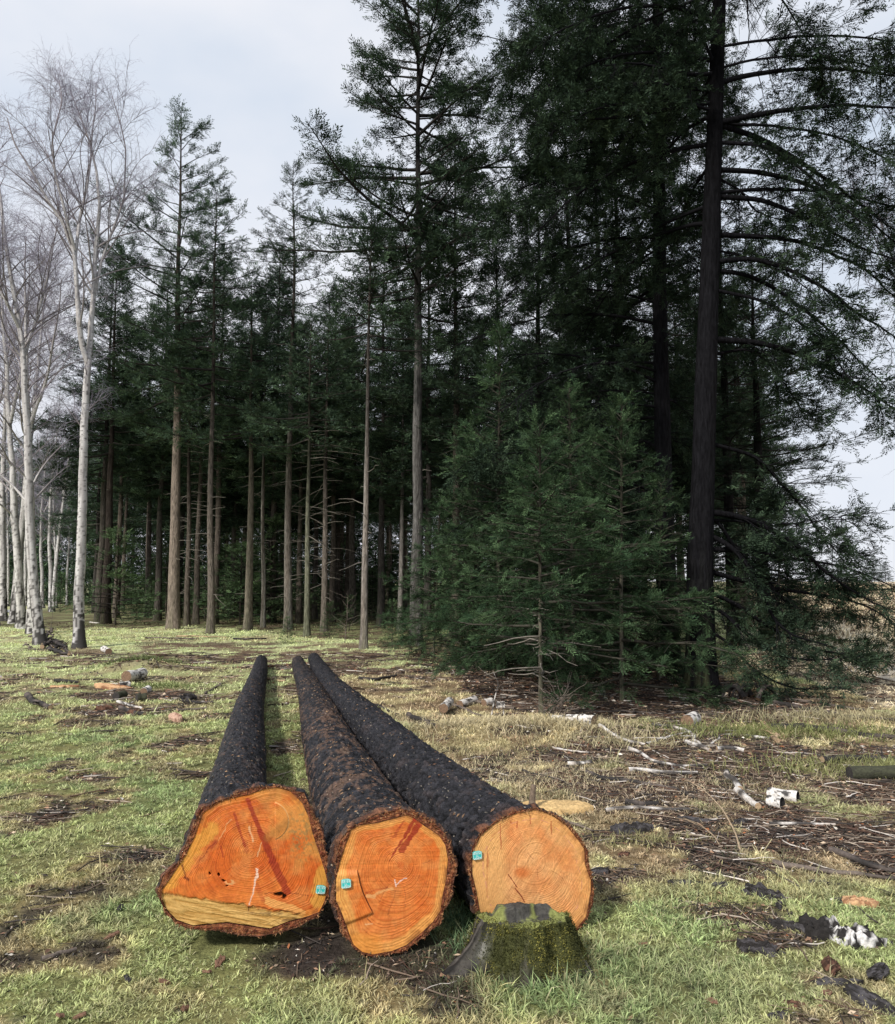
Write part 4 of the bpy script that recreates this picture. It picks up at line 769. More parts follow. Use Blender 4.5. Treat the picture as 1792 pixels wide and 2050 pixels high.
def birch(stems, seed, r0, label, loc, o, group, nlimb=26, Lmax=3.2, low=1.0, twig=1.0, name='birch_tree', zlow=2.5):
    r = np.random.default_rng(seed); t = thing(name, label, 'birch tree', loc, 0, group) if label else None
    tm, wm = MB(), MB(); parents = []
    for q, (pts, ra, rb) in enumerate(stems):
        pp = resamp(pts, 60); pp = pp+(.03*(np.stack([fbm(pp[:, 2]*.9, pp[:, 2]*0, seed+q+a*9, 3) for a in range(3)], 1)-.5))*np.array([2, 2, 0]); zz = pp[:, 2]; tt = np.linspace(0, 1, 60)
        rr = ra*(1-tt)+rb*tt
        if q == 0: rr = rr*(1+.45*np.exp(-zz/.28))
        nr = 700 if label else 420; pf = resamp(pp, nr); rf = np.interp(np.linspace(0, 1, nr), tt, rr); V, Fq, _ = tubes(pf[None], rf[None], 18); cen = np.repeat(pf, 18, 0); a = np.tile(np.arange(18), nr)
        f = 1+.10*(fbm(np.cos(a*.3491)*2, np.sin(a*.3491)*2, cen[:, 2]*2.5, 3, 3)-.5)*(1+2*np.exp(-cen[:, 2]/.6)); V = cen+(V-cen)*f[:, None]
        tm.add(V, Fq, birch_col(V, cen, cen[:, 2], np.repeat(rf, 18), low, seed)); parents.append((pp, rr))
    # limbs
    LP = []
    for q, (pp, rr) in enumerate(parents):
        n = max(4, int(nlimb*len(pp)/60/len(parents)*1.3))
        ks = np.sort(r.uniform(.30 if q == 0 and len(parents) == 1 else .12, .985, n))
        for k_ in ks:
            i = int(k_*59); z0 = pp[i, 2]
            if z0 < zlow: continue
            az = r.uniform(0, 6.28); Lq = Lmax*(1.1-k_)*r.uniform(.45, 1)+.5; tt = np.linspace(0, 1, 14); el = np.radians(r.uniform(45, 65)*(1-tt)+r.uniform(10, 60)*tt)
            aa = az+np.cumsum(r.normal(0, .16, 14)); d = np.stack([np.cos(el)*np.cos(aa), np.cos(el)*np.sin(aa), np.sin(el)], -1)*Lq/13; d[0] = 0
            LP.append((pp[i]+np.cumsum(d, 0), min(rr[i]*.5, .006+.011*Lq)*(1-.8*tt)))
        LP.append((pp[30:][::3][:14] if len(pp[30:][::3]) >= 14 else resamp(pp[40:], 14), np.full(14, .004)))
    BPs = np.array([resamp(a, 14) for a, b in LP]); BRs = np.array([b for a, b in LP]); V, Fq, _ = tubes(BPs, BRs, 6)
    cc = birch_col(V, np.repeat(BPs.reshape(-1, 3), 6, 0), np.full(len(V), 5.), np.repeat(BRs.ravel(), 6), 0, seed); wm.add(V, Fq, cc)
    def sub(BP, n_per, L0, rad, spread, droop, npt, sides, col, upv=.0):
        B, n, _ = BP.shape; bi = np.repeat(np.arange(B), n_per); m = len(bi); tq = r.uniform(.15, 1, m); x = tq*(n-1); kx = np.clip(x.astype(int), 0, n-2); fr = (x-kx)[:, None]
        s = BP[bi, kx]*(1-fr)+BP[bi, kx+1]*fr; bd = unit(BP[bi, kx+1]-BP[bi, kx]); d = unit(bd+unit(r.normal(0, 1, (m, 3)))*spread+np.array([0, 0, upv])); L_ = L0*r.uniform(.35, 1.1, m)
        tt = np.linspace(0, 1, npt); dd = d[:, None]+np.cumsum(r.normal(0, .16, (m, npt, 3)), 1)+np.array([0, 0, -droop])*(tt**1.5)[None, :, None]; dd = unit(dd); dd[:, 0] = 0
        SP = s[:, None]+np.cumsum(dd*(L_/(npt-1))[:, None, None], 1); RR = rad*np.ones((m, 1))*(1-.65*tt); V, Fq, _ = tubes(SP, RR, sides); wm.add(V, Fq, np.array(col)*(1+0*V)); return SP
    S1 = sub(BPs, 8, Lmax*.36, .0055, .75, .15, 7, 4, (.26, .24, .28), .35)
    S2 = sub(S1, int(6*twig), Lmax*.17, .0026, .7, .6, 5, 3, (.30, .28, .34), .1)
    S3 = sub(S2, 3, Lmax*.085, .0017, .7, .9, 4, 3, (.32, .30, .38))
    a, b = tm.build('trunk', M_BIRCH), wm.build('branches', M_TWIG)
    if t: link('trunk', a, t); link('crown', b, t)
    return a, b
def stems_at(px, py, lst):
    g, loc = base(px, py); o = np.array(loc); return loc, o, [([P(x, y, g[1]+dy)-o for x, y, dy in pts], ra, rb) for pts, ra, rb in lst]
BG = 'white birches at the left of the clearing'
loc, o, st = stems_at(158, 1297, [([(158,1300,0),(160,1150,0),(166,950,0),(172,800,0),(176,720,0)], .128, .078), ([(176,730,0),(163,690,-.1),(157,650,-.2),(151,520,-.3),(147,500,-.3),(125,440,-.4),(100,405,-.5),(75,360,-.6),(50,320,-.7),(30,290,-.8),(13,236,-.8)], .072, .012),
  ([(176,730,0),(180,700,.1),(187,600,.2),(192,500,.3),(199,419,.3),(194,350,.4),(180,290,.4),(160,230,.5),(140,180,.5)], .075, .012), ([(150,520,-.3),(160,440,.2),(172,380,.3),(185,300,.4),(190,220,.4),(192,165,.4)], .045, .008), ([(186,610,.2),(205,520,.4),(228,455,.5),(250,400,.6),(252,300,.7),(240,240,.8),(222,180,.8)], .04, .008), ([(149,500,-.3),(128,420,-.8),(110,350,-1.),(105,280,-1.1),(125,200,-1.1),(118,160,-1.1)], .04, .008)])
birch(st, 3, .13, 'tall twin-stemmed birch with grey flaking foot, nearest the forest', loc, o, BG, nlimb=76, Lmax=2.6, twig=.85, zlow=4.5, low=1.3)
loc, o, st = stems_at(78, 1290, [([(80,1292,0),(68,1180,0),(60,1050,0),(53,850,0),(45,700,0),(33,618,0),(17,518,0),(7,435,0),(-5,350,0),(-12,240,0)], .135, .012), ([(46,720,0),(70,650,.5),(95,560,.6),(110,470,.7),(120,400,.7)], .05, .008), ([(40,660,0),(10,600,-.5),(-30,540,-.6),(-50,480,-.7)], .05, .008)])
birch(st, 4, .15, 'bright white birch leaning left, with black scarred foot and brushwood beside it', loc, o, BG, nlimb=60, Lmax=2.7, twig=.85, zlow=3.6, low=1.2)
BT = []
for i in range(3):
    r = np.random.default_rng(300+i); H = 12.; z = np.linspace(0, H, 9); lean = r.normal(0, .05, 2); pts = [np.array([lean[0]*q+.12*math.sin(q*.5+i), lean[1]*q, q]) for q in z]
    BT.append(birch([(pts, .105, .01), ([pts[4], pts[4]+[.4, .2, 1.3], pts[4]+[.9, .3, 3.0], pts[4]+[1.1, .3, 4.4]], .045, .008)], 310+i, .1, None, None, None, None, nlimb=36, Lmax=2.3, twig=.7, zlow=3.0))
for i, (px, py, s, lb) in enumerate([(64, 1268, 1.12, 'birch close behind the bright leaning one, its foot brown and rough'), (44, 1258, 1.25, 'birch in the left group with densely flecked white bark'), (26, 1248, 1.3, 'third birch from the left edge, slim and upright'), (8, 1242, 1.3, 'birch at the left edge beside the road'), (-14, 1252, 1.2, 'birch cut off by the left edge of the picture'),
   (98, 1224, 1.05, 'thin birch standing back to the right of the white group'), (112, 1216, .9, 'thin distant birch, right of the white group'), (137, 1210, .8, 'leaning thin birch just left of the twin-stemmed one'), (82, 1216, 1.0, 'distant birch behind the gap in the white group'), (52, 1212, 1.0, 'distant birch seen between the nearer white stems')]):
    g, loc = base(px, py); place_tree(BT[i % 3], 'birch_tree', lb, 'birch tree', loc, rng.uniform(0, 6.28), BG, sc=(s*1.15, s*1.15, s*.95), names=('trunk', 'crown'))
for i in range(11):
    yy = rng.uniform(40, 75); x = rng.uniform(-.62, -.47)*yy
    place_tree(BT[i % 3], 'birch_tree', 'faint bare birch far back on the left beyond the road', 'birch tree', (x, yy, zgf(x, yy)), rng.uniform(0, 6.28), 'far birches on the left', sc=rng.uniform(.85, 1.15), names=('trunk', 'crown'))
# bare birch just outside the right edge whose twigs hang into view
g, loc = base(1900, 1330); place_tree(BT[1], 'birch_tree', 'bare birch at the right edge, only its hanging twigs in view', 'birch tree', loc, 2.0, None, sc=1.0, names=('trunk', 'crown'))
# far treeline beyond the heath and behind everything
for i in range(46):
    yy = rng.uniform(115, 190); x = rng.uniform(-.75, .75)*yy; s = rng.uniform(.5, .85)
    if .45 < x/yy: s *= .55
    place_tree(MID[2] if i % 2 else MID[0], 'fir_tree', 'small distant fir on the far treeline', 'fir tree', (x, yy, zgf(x, yy)-2), rng.uniform(0, 6.28), 'firs on the far treeline', sc=(s*1.6, s*1.6, s))
# ------------------------------------------------------------------ mossy stump
g, loc = G(1047, 1945), None; g = np.array(P(1047, 1945, 3.30)[:2]); loc = (g[0], g[1], zgf(*g))
st = thing('tree_stump', 'mossy old tree stump in front of the right log', 'stump', loc)
NA, NZ = 260, 80; a = np.linspace(-np.pi, np.pi, NA, endpoint=False); z = np.linspace(-.06, .195, NZ); Zz, AA = np.meshgrid(z, a, indexing='ij')
def lobe(c, wd, am): d = (AA-c+np.pi) % (2*np.pi)-np.pi; return am*np.exp(-(d/wd)**2)
fl = np.clip(1-Zz/.24, 0, 1.25)
rad = .178+.040*fl+.03*fl**2+fl**2.2*(lobe(R(206), .13, .17)*(1+.9*(fbm(Zz*20, AA*6, 0, 3, 6)-.5))+lobe(R(-28), .3, .06)+lobe(R(-85), .35, .03)+lobe(R(60), .3, .05))
ridg = fbm(np.cos(AA)*5, np.sin(AA)*5, Zz*3, 4, 2); rad = rad+.06*(ridg-.5)+.020*(fbm(np.cos(AA)*7, np.sin(AA)*7, Zz*26, 3, 15)-.5)+.012*(fbm(np.cos(AA)*16, np.sin(AA)*16, Zz*30, 3, 5)-.5)
x, y = rad*np.cos(AA), rad*np.sin(AA)*.66; Zz = Zz-np.clip(y/.13, 0, 1)*.055*np.clip(Zz/.2, 0, 1)
moss = sstep(.42, .58, fbm(np.cos(AA)*2.2+1, np.sin(AA)*2.2, Zz*5, 4, 7))*sstep(-.03, .06, Zz)*(1-lobe(R(206), .33, 1))
wc = mix(np.array([.014, .013, .012]), np.array([.10, .09, .08]), sstep(.52, .68, fbm(np.cos(AA)*12, np.sin(AA)*12, Zz*5, 3, 9))*.7)
wc = mix(wc, np.array([.36, .35, .34]), (lobe(R(222), .10, 1))*np.exp(-((Zz-.10)/.04)**2)*.7)
Zz = Zz+(.018*(fbm(np.cos(a)*6, np.sin(a)*6, 2., 4, 8)-.5))[None]*np.clip(Zz/.195, 0, 1); V = np.stack([x, y, Zz], -1); ix = np.arange(NZ*NA).reshape(NZ, NA); nr_ = np.roll(ix, -1, 1)
mb = MB(); mb.add(V.reshape(-1, 3), np.stack([ix[:-1], nr_[:-1], nr_[1:], ix[1:]], -1).reshape(-1, 4), mix(wc, np.array([.06, .065, .02]), moss*.85).reshape(-1, 3)); link('trunk_base', mb.build('trunk_base', M_DEBRIS), st)
# top: weathered grey wood, with a raised slab at the back
NR = 50; tt = np.linspace(1, 0, NR); T_, A2 = np.meshgrid(tt, a, indexing='ij'); X2 = x[-1]*T_; Y2 = y[-1]*T_
step_ = sstep(-.02, .0, Y2-.03*np.sin(X2*20)+.02)*sstep(-.13, -.10, X2)*(1-sstep(.10, .16, X2)); z2 = .195+step_*(.045-.12*np.abs(X2)*.6)+.012*(fbm(X2*18, Y2*18, 0, 3, 6)-.5)+.006*(fbm(X2*60, Y2*12, 0, 3, 6)-.5); z2[0] = .195
z2 = z2-np.clip(Y2/.13, 0, 1)*.055; rimz = .018*(fbm(np.cos(a)*6, np.sin(a)*6, 2., 4, 8)-.5); z2 = z2+rimz[None]*T_**2+.014*(fbm(X2*70, Y2*16, 0, 4, 3)-.5)*(T_ < .98)
tcn = mix(np.array([.022, .020, .019]), np.array([.095, .09, .08]), fbm(X2*10, Y2*70, 0, 4, 8)); ms = sstep(.5, .66, fbm(X2*22, Y2*22, 0, 4, 12)+.30*(1-step_)*sstep(.4, .9, T_)); tcn = mix(tcn, np.array([.22, .24, .07]), ms*.8)
mb = MB(); mb.add(np.stack([X2, Y2, z2], -1).reshape(-1, 3), np.stack([(q := np.arange(NR*NA).reshape(NR, NA))[:-1], np.roll(q, -1, 1)[:-1], np.roll(q, -1, 1)[1:], q[1:]], -1).reshape(-1, 4), tcn.reshape(-1, 3)); link('cut_top', mb.build('cut_top', M_DEBRIS), st)
# moss cushion: thousands of tiny leaves
nm = 34000; iz = rng.integers(0, NZ, nm); ia = rng.integers(0, NA, nm); ok = rng.uniform(0, 1, nm) < moss[iz, ia]*1.1; iz, ia = iz[ok], ia[ok]
pos = V[iz, ia]+rng.normal(0, .006, (len(iz), 3)); nv = np.c_[np.cos(a[ia]), np.sin(a[ia]), .3+0*ia]
rimn = 1500; ra_ = rng.integers(0, NA, rimn); pr_ = np.c_[x[-1][ra_], y[-1][ra_], np.full(rimn, .195)]*np.c_[rng.uniform(.72, 1.02, (rimn, 2)), np.ones(rimn)]+rng.normal(0, .004, (rimn, 3)); pr_ = pr_[(y[-1][ra_] < .03)]; nv = np.r_[nv, np.tile([0, 0, 1.], (len(pr_), 1))]; pr_[:, 2] -= np.clip(pr_[:, 1]/.13, 0, 1)*.055; pos = np.r_[pos, pr_]
n = len(pos); dv = unit(nv+rng.normal(0, .8, (n, 3))); ln = rng.uniform(.003, .010, n)[:, None]; sd = unit(np.cross(dv, rng.normal(0, 1, (n, 3))))*rng.uniform(.0012, .0035, (n, 1))
VV = np.stack([pos-sd, pos+sd, pos+dv*ln], 1).reshape(-1, 3); cm = mix(np.array([.045, .048, .016]), np.array([.38, .35, .09]), (.1+.9*rng.uniform(0, 1, n)**1.5)*sstep(.42, .66, fbm(pos[:, 0]*22, pos[:, 1]*22, pos[:, 2]*22, 4)*.7+fbm(pos[:, 0]*7, pos[:, 1]*7, pos[:, 2]*9, 2)*.3))
link('moss', mesh('moss', VV, np.arange(3*n).reshape(-1, 3), M_MOSS, np.repeat(cm, 3, 0), False), st)
STUMP = g

# ------------------------------------------------------------------ debris helpers
def on(px, py, lift=0.): q = G(px, py); return np.array([q[0], q[1], zgf(*q)+lift])
BWHITE, BDARK, TAN, REDB = np.array([.60, .57, .54]), np.array([.030, .027, .026]), np.array([.42, .30, .19]), np.array([.14, .072, .048])
def stickcol(kind, V, cen, s):
    n = fbm(V[:, 0]*9, V[:, 1]*9, V[:, 2]*9+s, 3, int(s) % 50); n2 = fbm(V[:, 0]*28, V[:, 1]*28, V[:, 2]*28, 2, 3)
    if kind == 'birch': c = mix(BWHITE, np.array([.33, .26, .20]), sstep(.40, .6, n2)*.6); c = mix(c, BDARK*1.6, sstep(.47, .54, n*.6+n2*.4)*.95)
    elif kind == 'dark': c = mix(BDARK*1.1, np.array([.11, .09, .08]), sstep(.5, .7, n))
    elif kind == 'tan': c = mix(TAN, TAN*.35, sstep(.5, .66, n))
    else: c = mix(np.array([.16, .13, .11]), np.array([.06, .05, .045]), sstep(.42, .6, n))
    return c
def stick(name, pts, r0, r1, kind, label, cat='branch', group=None, side=0, lift=True, seed=0, sides=9, ends=True, arch=None):
    r = np.random.default_rng(seed+int(pts[0][0]*7+pts[0][1])); w_ = np.array([on(a, b) for a, b in pts]); m = max(10, int(np.linalg.norm(w_[-1]-w_[0])/.05)); pp = resamp(w_, m)
    Ls = np.linalg.norm(w_[-1]-w_[0]); pp[:, :2] += (np.stack([fbm(np.arange(m)*.35+seed*9, np.zeros(m), r.uniform(0, 99), 3), fbm(np.arange(m)*.35, np.zeros(m)+5, r.uniform(0, 99), 3)], 1)-.5)*min(.22, .10*Ls+.02)
    pp[:, 2] = zg(pp[:, 0], pp[:, 1]); t = np.linspace(0, 1, m); rr = r0*(1-t)+r1*t; pp[:, 2] = np.maximum.accumulate(pp[:, 2]) if False else pp[:, 2]+rr*.75+.02*fbm(np.arange(m)*.2, np.zeros(m), seed+.5, 2)
    if arch is not None: pp[:, 2] += arch*4*t*(1-t)
    c = pp[0].copy(); c[2] -= rr[0]; o = link(name, None) if side else None
    def one(P_, R_, sd):
        n = len(P_); V, Fq, ix = tubes(P_[None]-c, R_[None], sd); cen = np.repeat(P_-c, sd, 0); V = cen+(V-cen)*(1+.35*(fbm(V[:, 0]*22, V[:, 1]*22, V[:, 2]*22, 2)-.5))[:, None]
        mb.add(V, Fq, stickcol(kind, V, cen, seed))
        for e, s_ in ((0, -1), (-1, 1)):
            b = len(V); mb.add(np.r_[ix[0, e]*0+V[ix[0, e]][:, 0], []] if False else np.r_[V[ix[0, e]], (P_[e]-c)[None]], np.stack([np.arange(sd), np.roll(np.arange(sd), -1), np.full(sd, sd)], -1)[:, ::s_], TAN*.9 if r0 > .02 else BDARK)
    mb = MB(); one(pp, rr, sides)
    if not side:
        ob = link(name, mb.build(name, M_DEBRIS)); ob.location = c; return tag(ob, label, cat, group)
    o.location = c; tag(o, label, cat, group); link('stem', mb.build('stem', M_DEBRIS), o)
    for q in range(side):
        k_ = int(r.uniform(.25, .9)*m); az = r.uniform(0, 6.28); L_ = r.uniform(.1, .3)*max(Ls, .6); tt = np.linspace(0, 1, 8); bd = unit(pp[min(k_+1, m-1)]-pp[k_-1]); d = unit(bd*.8+np.array([math.cos(az), math.sin(az), r.uniform(0, .8)])*.8)
        B = pp[k_]+d*(L_*tt)[:, None]+r.normal(0, .012, (8, 3))*tt[:, None]; B[:, 2] = np.maximum(B[:, 2]-.25*L_*tt**2, zg(B[:, 0], B[:, 1])+.004)
        mb = MB(); one(B, np.maximum(rr[k_]*.5*(1-.7*tt), .0025), 6); link('twig', mb.build('twig', M_DEBRIS), o)
    return o
def s2(pts, ox=1300, oy=1600, s=.5234*.8007): return [(ox*.8007+a*s, oy*.8007+b*s) for a, b in pts]
BS = 'birch sticks scattered over the brown litter'; DS = 'dark sticks on the ground'
sticks = [
 ('birch_branch', [(385,455),(440,478),(520,500),(600,515)], .030, .018, 'birch', 'white birch branch starting at the flaked birch row by the thicket', BS, 2),
 ('birch_branch', [(600,515),(660,485),(790,455)], .022, .012, 'birch', 'crooked birch branch reaching up to the short birch log', BS, 2),
 ('birch_branch', [(530,535),(590,565),(650,600),(740,605)], .024, .014, 'birch', 'long birch branch angled down through the middle of the brash', BS, 1),
 ('birch_branch', [(640,425),(720,435),(800,455),(850,500),(905,545)], .026, .018, 'birch', 'birch branch passing right under the short birch log', BS, 1),
 ('birch_branch', [(800,505),(850,525),(910,545)], .030, .022, 'birch', 'short thick white birch piece below the short birch log', BS, 0),
 ('birch_branch', [(945,540),(1010,538),(1075,548)], .030, .024, 'birch', 'straight white birch stick with a sawn end, right half of the brash', BS, 1),
 ('birch_branch', [(1085,470),(1150,475),(1220,478)], .020, .014, 'birch', 'pale birch stick beside the upright forked branch', BS, 0),
 ('birch_branch', [(525,635),(560,630),(640,640),(700,655),(850,640)], .028, .018, 'birch', 'white birch branch shaped like a long bow near the left of the litter', BS, 2),
 ('birch_branch', [(650,600),(760,608),(900,608)], .018, .014, 'birch', 'thin white birch stick just above the bow-shaped one', BS, 0),
 ('birch_branch', [(160,520),(240,540),(340,552)], .013, .010, 'birch', 'thin bleached birch stick lying in the straw grass', BS, 0),
 ('birch_branch', [(230,605),(290,605),(340,598)], .028, .024, 'birch', 'short birch piece half sunk in straw grass near the right log', BS, 0),
 ('birch_branch', [(985,640),(1020,680),(1060,730)], .034, .034, 'birch', 'upper piece of the black and white birch stem pointing at the viewer', BS, 0),
 ('birch_branch', [(1050,735),(1085,775),(1135,808)], .036, .030, 'birch', 'lower piece of the black and white birch stem pointing at the viewer', BS, 0),
 ('birch_branch', [(415,825),(520,815),(640,820),(820,822)], .018, .012, 'birch', 'thin birch stick lying along the near edge of the brash', BS, 1),
 ('birch_branch', [(1190,900),(1290,898),(1420,900),(1500,898)], .014, .010, 'birch', 'flaky whitish stick in front of the two birch bark rolls', BS, 0),
 ('birch_branch', [(910,510),(960,470),(1010,462)], .014, .010, 'birch', 'small birch stick at the far right of the tangle', BS, 0),
 ('birch_branch', [(590,545),(690,525),(800,520)], .012, .010, 'tan', 'brown peeled stick crossing the birch tangle', BS, 0),
 ('broken_branch', [(1215,500),(1225,470),(1180,420),(1145,385)], .030, .014, 'tan', 'peeled orange-brown forked branch standing up out of the brash', DS, 3),
 ('dark_branch', [(1200,430),(1330,432),(1500,445),(1700,465),(1830,475)], .045, .030, 'dark', 'long dark branch across the shaded grass on the right', DS, 3),
 ('dark_branch', [(1430,590),(1560,580),(1700,583),(1840,585)], .035, .028, 'dark', 'long dark brown stem near the right edge', DS, 2),
 ('dark_branch', [(320,650),(420,680),(560,695),(700,720),(830,770)], .022, .014, 'dark', 'thin dark branch running from the straw grass into the litter', DS, 2),
 ('dark_branch', [(0,630),(60,650),(150,670),(250,700)], .012, .008, 'dark', 'thin dark stick close behind the right log', DS, 1),
 ('dark_branch', [(210,870),(290,900),(360,925)], .012, .008, 'mid', 'grey twig right of the pale cut end', DS, 1),
 ('dark_branch', [(500,800),(580,805),(660,800)], .030, .022, 'dark', 'short black branch above the dark lump', DS, 0),
 ('dark_branch', [(1230,1100),(1350,1120),(1500,1140),(1650,1155),(1830,1165)], .018, .012, 'mid', 'long thin pale-edged stick at the right edge below the litter', DS, 1),
 ('dark_branch', [(1490,1030),(1570,1070),(1650,1110),(1800,1140)], .024, .018, 'dark', 'dark stick running off at the right edge', DS, 2),
 ('dark_branch', [(930,1060),(1080,1080),(1200,1130),(1330,1200)], .007, .004, 'mid', 'thin brown twig through the green grass right of the logs', DS, 1),
 ('dark_branch', [(1180,290),(1300,300),(1450,315),(1650,345)], .030, .020, 'mid', 'weathered branch at the edge of the heath', DS, 1),
 ('dark_branch', [(1200,310),(1400,345),(1600,380),(1830,390)], .035, .020, 'dark', 'dark branch lying near the edge of the heath', DS, 1),
 ('dark_branch', [(230,355),(420,352),(700,360),(950,358)], .020, .012, 'mid', 'long straight stick in the shade along the front of the thicket', DS, 0),
]
for i, (nm, pts, a_, b_, kd, lb, grp, sd) in enumerate(sticks): stick(nm, s2(pts), a_*(.78 if kd == 'birch' else .85), b_*.75, kd, lb, 'branch', grp, sd, seed=i+1)
s3 = lambda pts: s2(pts, 0, 1500, .51694*.8007)
left = [('dark_branch', [(128,480),(160,505),(245,525)], .045, .030, 'dark', 'stubby bent dark branch piece alone on the left grass', 1),
 ('dark_branch', [(205,1775),(290,1745),(380,1722)], .012, .008, 'mid', 'grey lichened twig on the near left grass', 0),
 ('dark_branch', [(0,648),(60,645),(125,650)], .012, .008, 'dark', 'thin black twig at the left edge of the grass', 1),
 ('dark_branch', [(260,408),(320,408),(385,410)], .030, .02, 'dark', 'dark stick beside the pale bark strip on the left', 0),
 ('dark_branch', [(890,490),(950,500),(1030,500)], .022, .012, 'dark', 'dark twiggy piece between the left debris and the left log', 3),
 ('dark_branch', [(1040,585),(1080,568),(1125,572)], .010, .006, 'dark', 'small curved black twig close to the left log', 1),
 ('dark_branch', [(990,460),(1040,425),(1085,405)], .018, .01, 'mid', 'grey twig leaning towards the left log', 2),
 ('dark_branch', [(860,545),(920,535),(995,530)], .022, .014, 'mid', 'greyish rotten stick below the dark twiggy piece', 0),
 ('dark_branch', [(580,530),(640,545),(690,560)], .030, .022, 'dark', 'dark rotten stick below the birch pieces', 1),
 ('birch_branch', [(575,498),(630,512),(690,528)], .022, .016, 'birch', 'thin white birch stick in front of the left birch pieces', 1),
 ('dark_branch', [(690,190),(790,188),(900,190),(960,192)], .030, .02, 'mid', 'long grey stick at the forest edge in front of the firs', 1),
 ('dark_branch', [(860,178),(980,182),(1120,186)], .02, .014, 'tan', 'pale brown stick at the forest edge, centre', 1),
 ('birch_branch', [(430,112),(470,114),(505,112)], .03, .025, 'birch', 'white birch stick between the birch foot and the forest', 0),
 ('dark_branch', [(1130,192),(1200,196),(1290,190)], .03, .02, 'dark', 'dark stick just beyond the tips of the logs', 2),
 ('dark_branch', [(1290,388),(1330,392),(1380,398)], .02, .012, 'tan', 'orange peeled stick between the far parts of the logs', 0)]
for i, (nm, pts, a_, b_, kd, lb, sd) in enumerate(left): stick(nm, s3(pts), a_, b_, kd, lb, 'branch', DS if 'dark' in nm else BS, sd, seed=60+i)
s5 = lambda pts: [(720.6+a*.5978, 720.6+b*.5978) for a, b in pts]
for i, (pts, a_, b_, kd, lb) in enumerate([([(0,1072),(50,1078),(120,1065)], .03, .02, 'dark', 'dark birch-like stick beyond the right log, forest side'), ([(20,1160),(70,1170),(120,1195)], .02, .012, 'dark', 'forked black twig right of the far part of the right log'), ([(155,1200),(200,1215),(250,1250)], .035, .02, 'dark', 'rotten black branch piece in the straw right of the logs'), ([(300,1155),(370,1180),(440,1215)], .018, .012, 'mid', 'grey branch beside the standing white flake'), ([(380,1150),(470,1165),(520,1175)], .02, .015, 'mid', 'shaded stick under the left end of the thicket')]):
    stick('dark_branch', s5(pts), a_, b_, kd, lb, 'branch', DS, 3 if i == 1 else 1, seed=90+i)
# thin bowed stems rising from the grass, right
def bow(pts, dy, rad, label, name='grass_stem', colr=(.33, .25, .17)):
    p0_ = G(*pts[0]); Yb = p0_[1]; pp = np.array([P(a, b, Yb+dy*i/(len(pts)-1)) for i, (a, b) in enumerate(pts)]); pp[0] = [p0_[0], p0_[1], zgf(*p0_)]; pp = resamp(pp, 40); V, Fq, _ = tubes((pp-pp[0])[None], np.linspace(rad, rad*.4, 40)[None], 5)
    ob = link(name, mesh(name, V, Fq, M_DEBRIS, np.array(colr)*(1+0*V))); ob.location = pp[0]; tag(ob, label, 'twig')
q_ = s2([(1058,1035),(1030,920),(970,810),(890,725),(800,668),(762,690),(765,722)]); bow(q_, .9, .006, 'long thin pale twig arching over the litter and curling at its tip', 'bramble_stem')
q_ = s2([(965,1010),(930,940),(860,880),(780,850)]); bow(q_, .4, .004, 'shorter bowed twig left of the long arching one', 'bramble_stem')
q_ = s2([(972,990),(900,910),(800,860),(690,840)]); bow(q_, .5, .0035, 'lowest of the bowed twigs right of the logs', 'bramble_stem')
bow([(632,1548-20),(665,1512),(698,1478)], .1, .003, 'thin straw lying across the middle log', 'straw') if False else None

# ------------------------------------------------------------------ birch log pieces, bark rolls, slabs
def logpiece(px, py, px2, py2, r0, label, name='birch_log', kind='birch', hollow=False, group=None, lift=0.):
    a, b = on(px, py), on(px2, py2); m = 26; t = np.linspace(0, 1, m); pp = a+(b-a)*t[:, None]; pp[:, 2] += r0*.85+lift; sd = 22; rr = r0*(1+.06*np.sin(t*9))
    pp = pp-a; V, Fq, ix = tubes(pp[None], rr[None], sd); cen = np.repeat(pp, sd, 0); V = cen+(V-cen)*(1+.12*(fbm(V[:, 0]*8, V[:, 1]*8, V[:, 2]*8, 3, 4)-.5))[:, None]
    s = np.repeat(t, sd)*np.linalg.norm(b-a); th = np.tile(np.arange(sd), m)*.2856; n = fbm(s*22, np.cos(th)*1.2, np.sin(th)*1.2, 3, int(px) % 37); n2 = fbm(s*14, np.cos(th)*2.5, np.sin(th)*2.5, 4, int(px) % 29)
    c = mix(BWHITE*1.08, BDARK*1.3, np.maximum(sstep(.62, .68, n), sstep(.56, .62, n2)*.95)) if kind == 'birch' else mix(BDARK*.8, np.array([.075, .08, .045]), n2)
    root = link(name, None); root.location = a; tag(root, label, 'log', group)
    mb = MB(); mb.add(V, Fq, c); link('bark', mb.build('bark', M_DEBRIS), root)
    for e in (0, -1):
        k_ = 5; tt = np.linspace(1, 0, k_); W = pp[e]+(V[ix[0, e]]-pp[e])[None]*tt[:, None, None]*.99
        if hollow: W[1:] += (pp[5]-pp[0])[None, None]*(1 if e == 0 else -1)*.5
        cc = (BDARK*.7 if hollow else (np.array([.20, .13, .085]) if kind == 'birch' else BDARK*1.5)); q = np.arange(k_*sd).reshape(k_, sd); Fc = np.stack([q[:-1], np.roll(q, -1, 1)[:-1], np.roll(q, -1, 1)[1:], q[1:]], -1).reshape(-1, 4)
        link('cut_end', mesh('cut_end', W.reshape(-1, 3), Fc if e == 0 else Fc[:, ::-1], M_DEBRIS, cc*(.8+.4*rng.uniform(0, 1, (k_*sd, 1)))), root)
    return root
q = s2([(1188,752),(1330,778),(1188,790),(1255,805),(800,425),(835,400)])
logpiece(*q[0], *q[1], .042, 'longer birch bark roll with a dark open end on the litter', 'birch_bark_roll', hollow=True, group='pair of birch bark rolls')
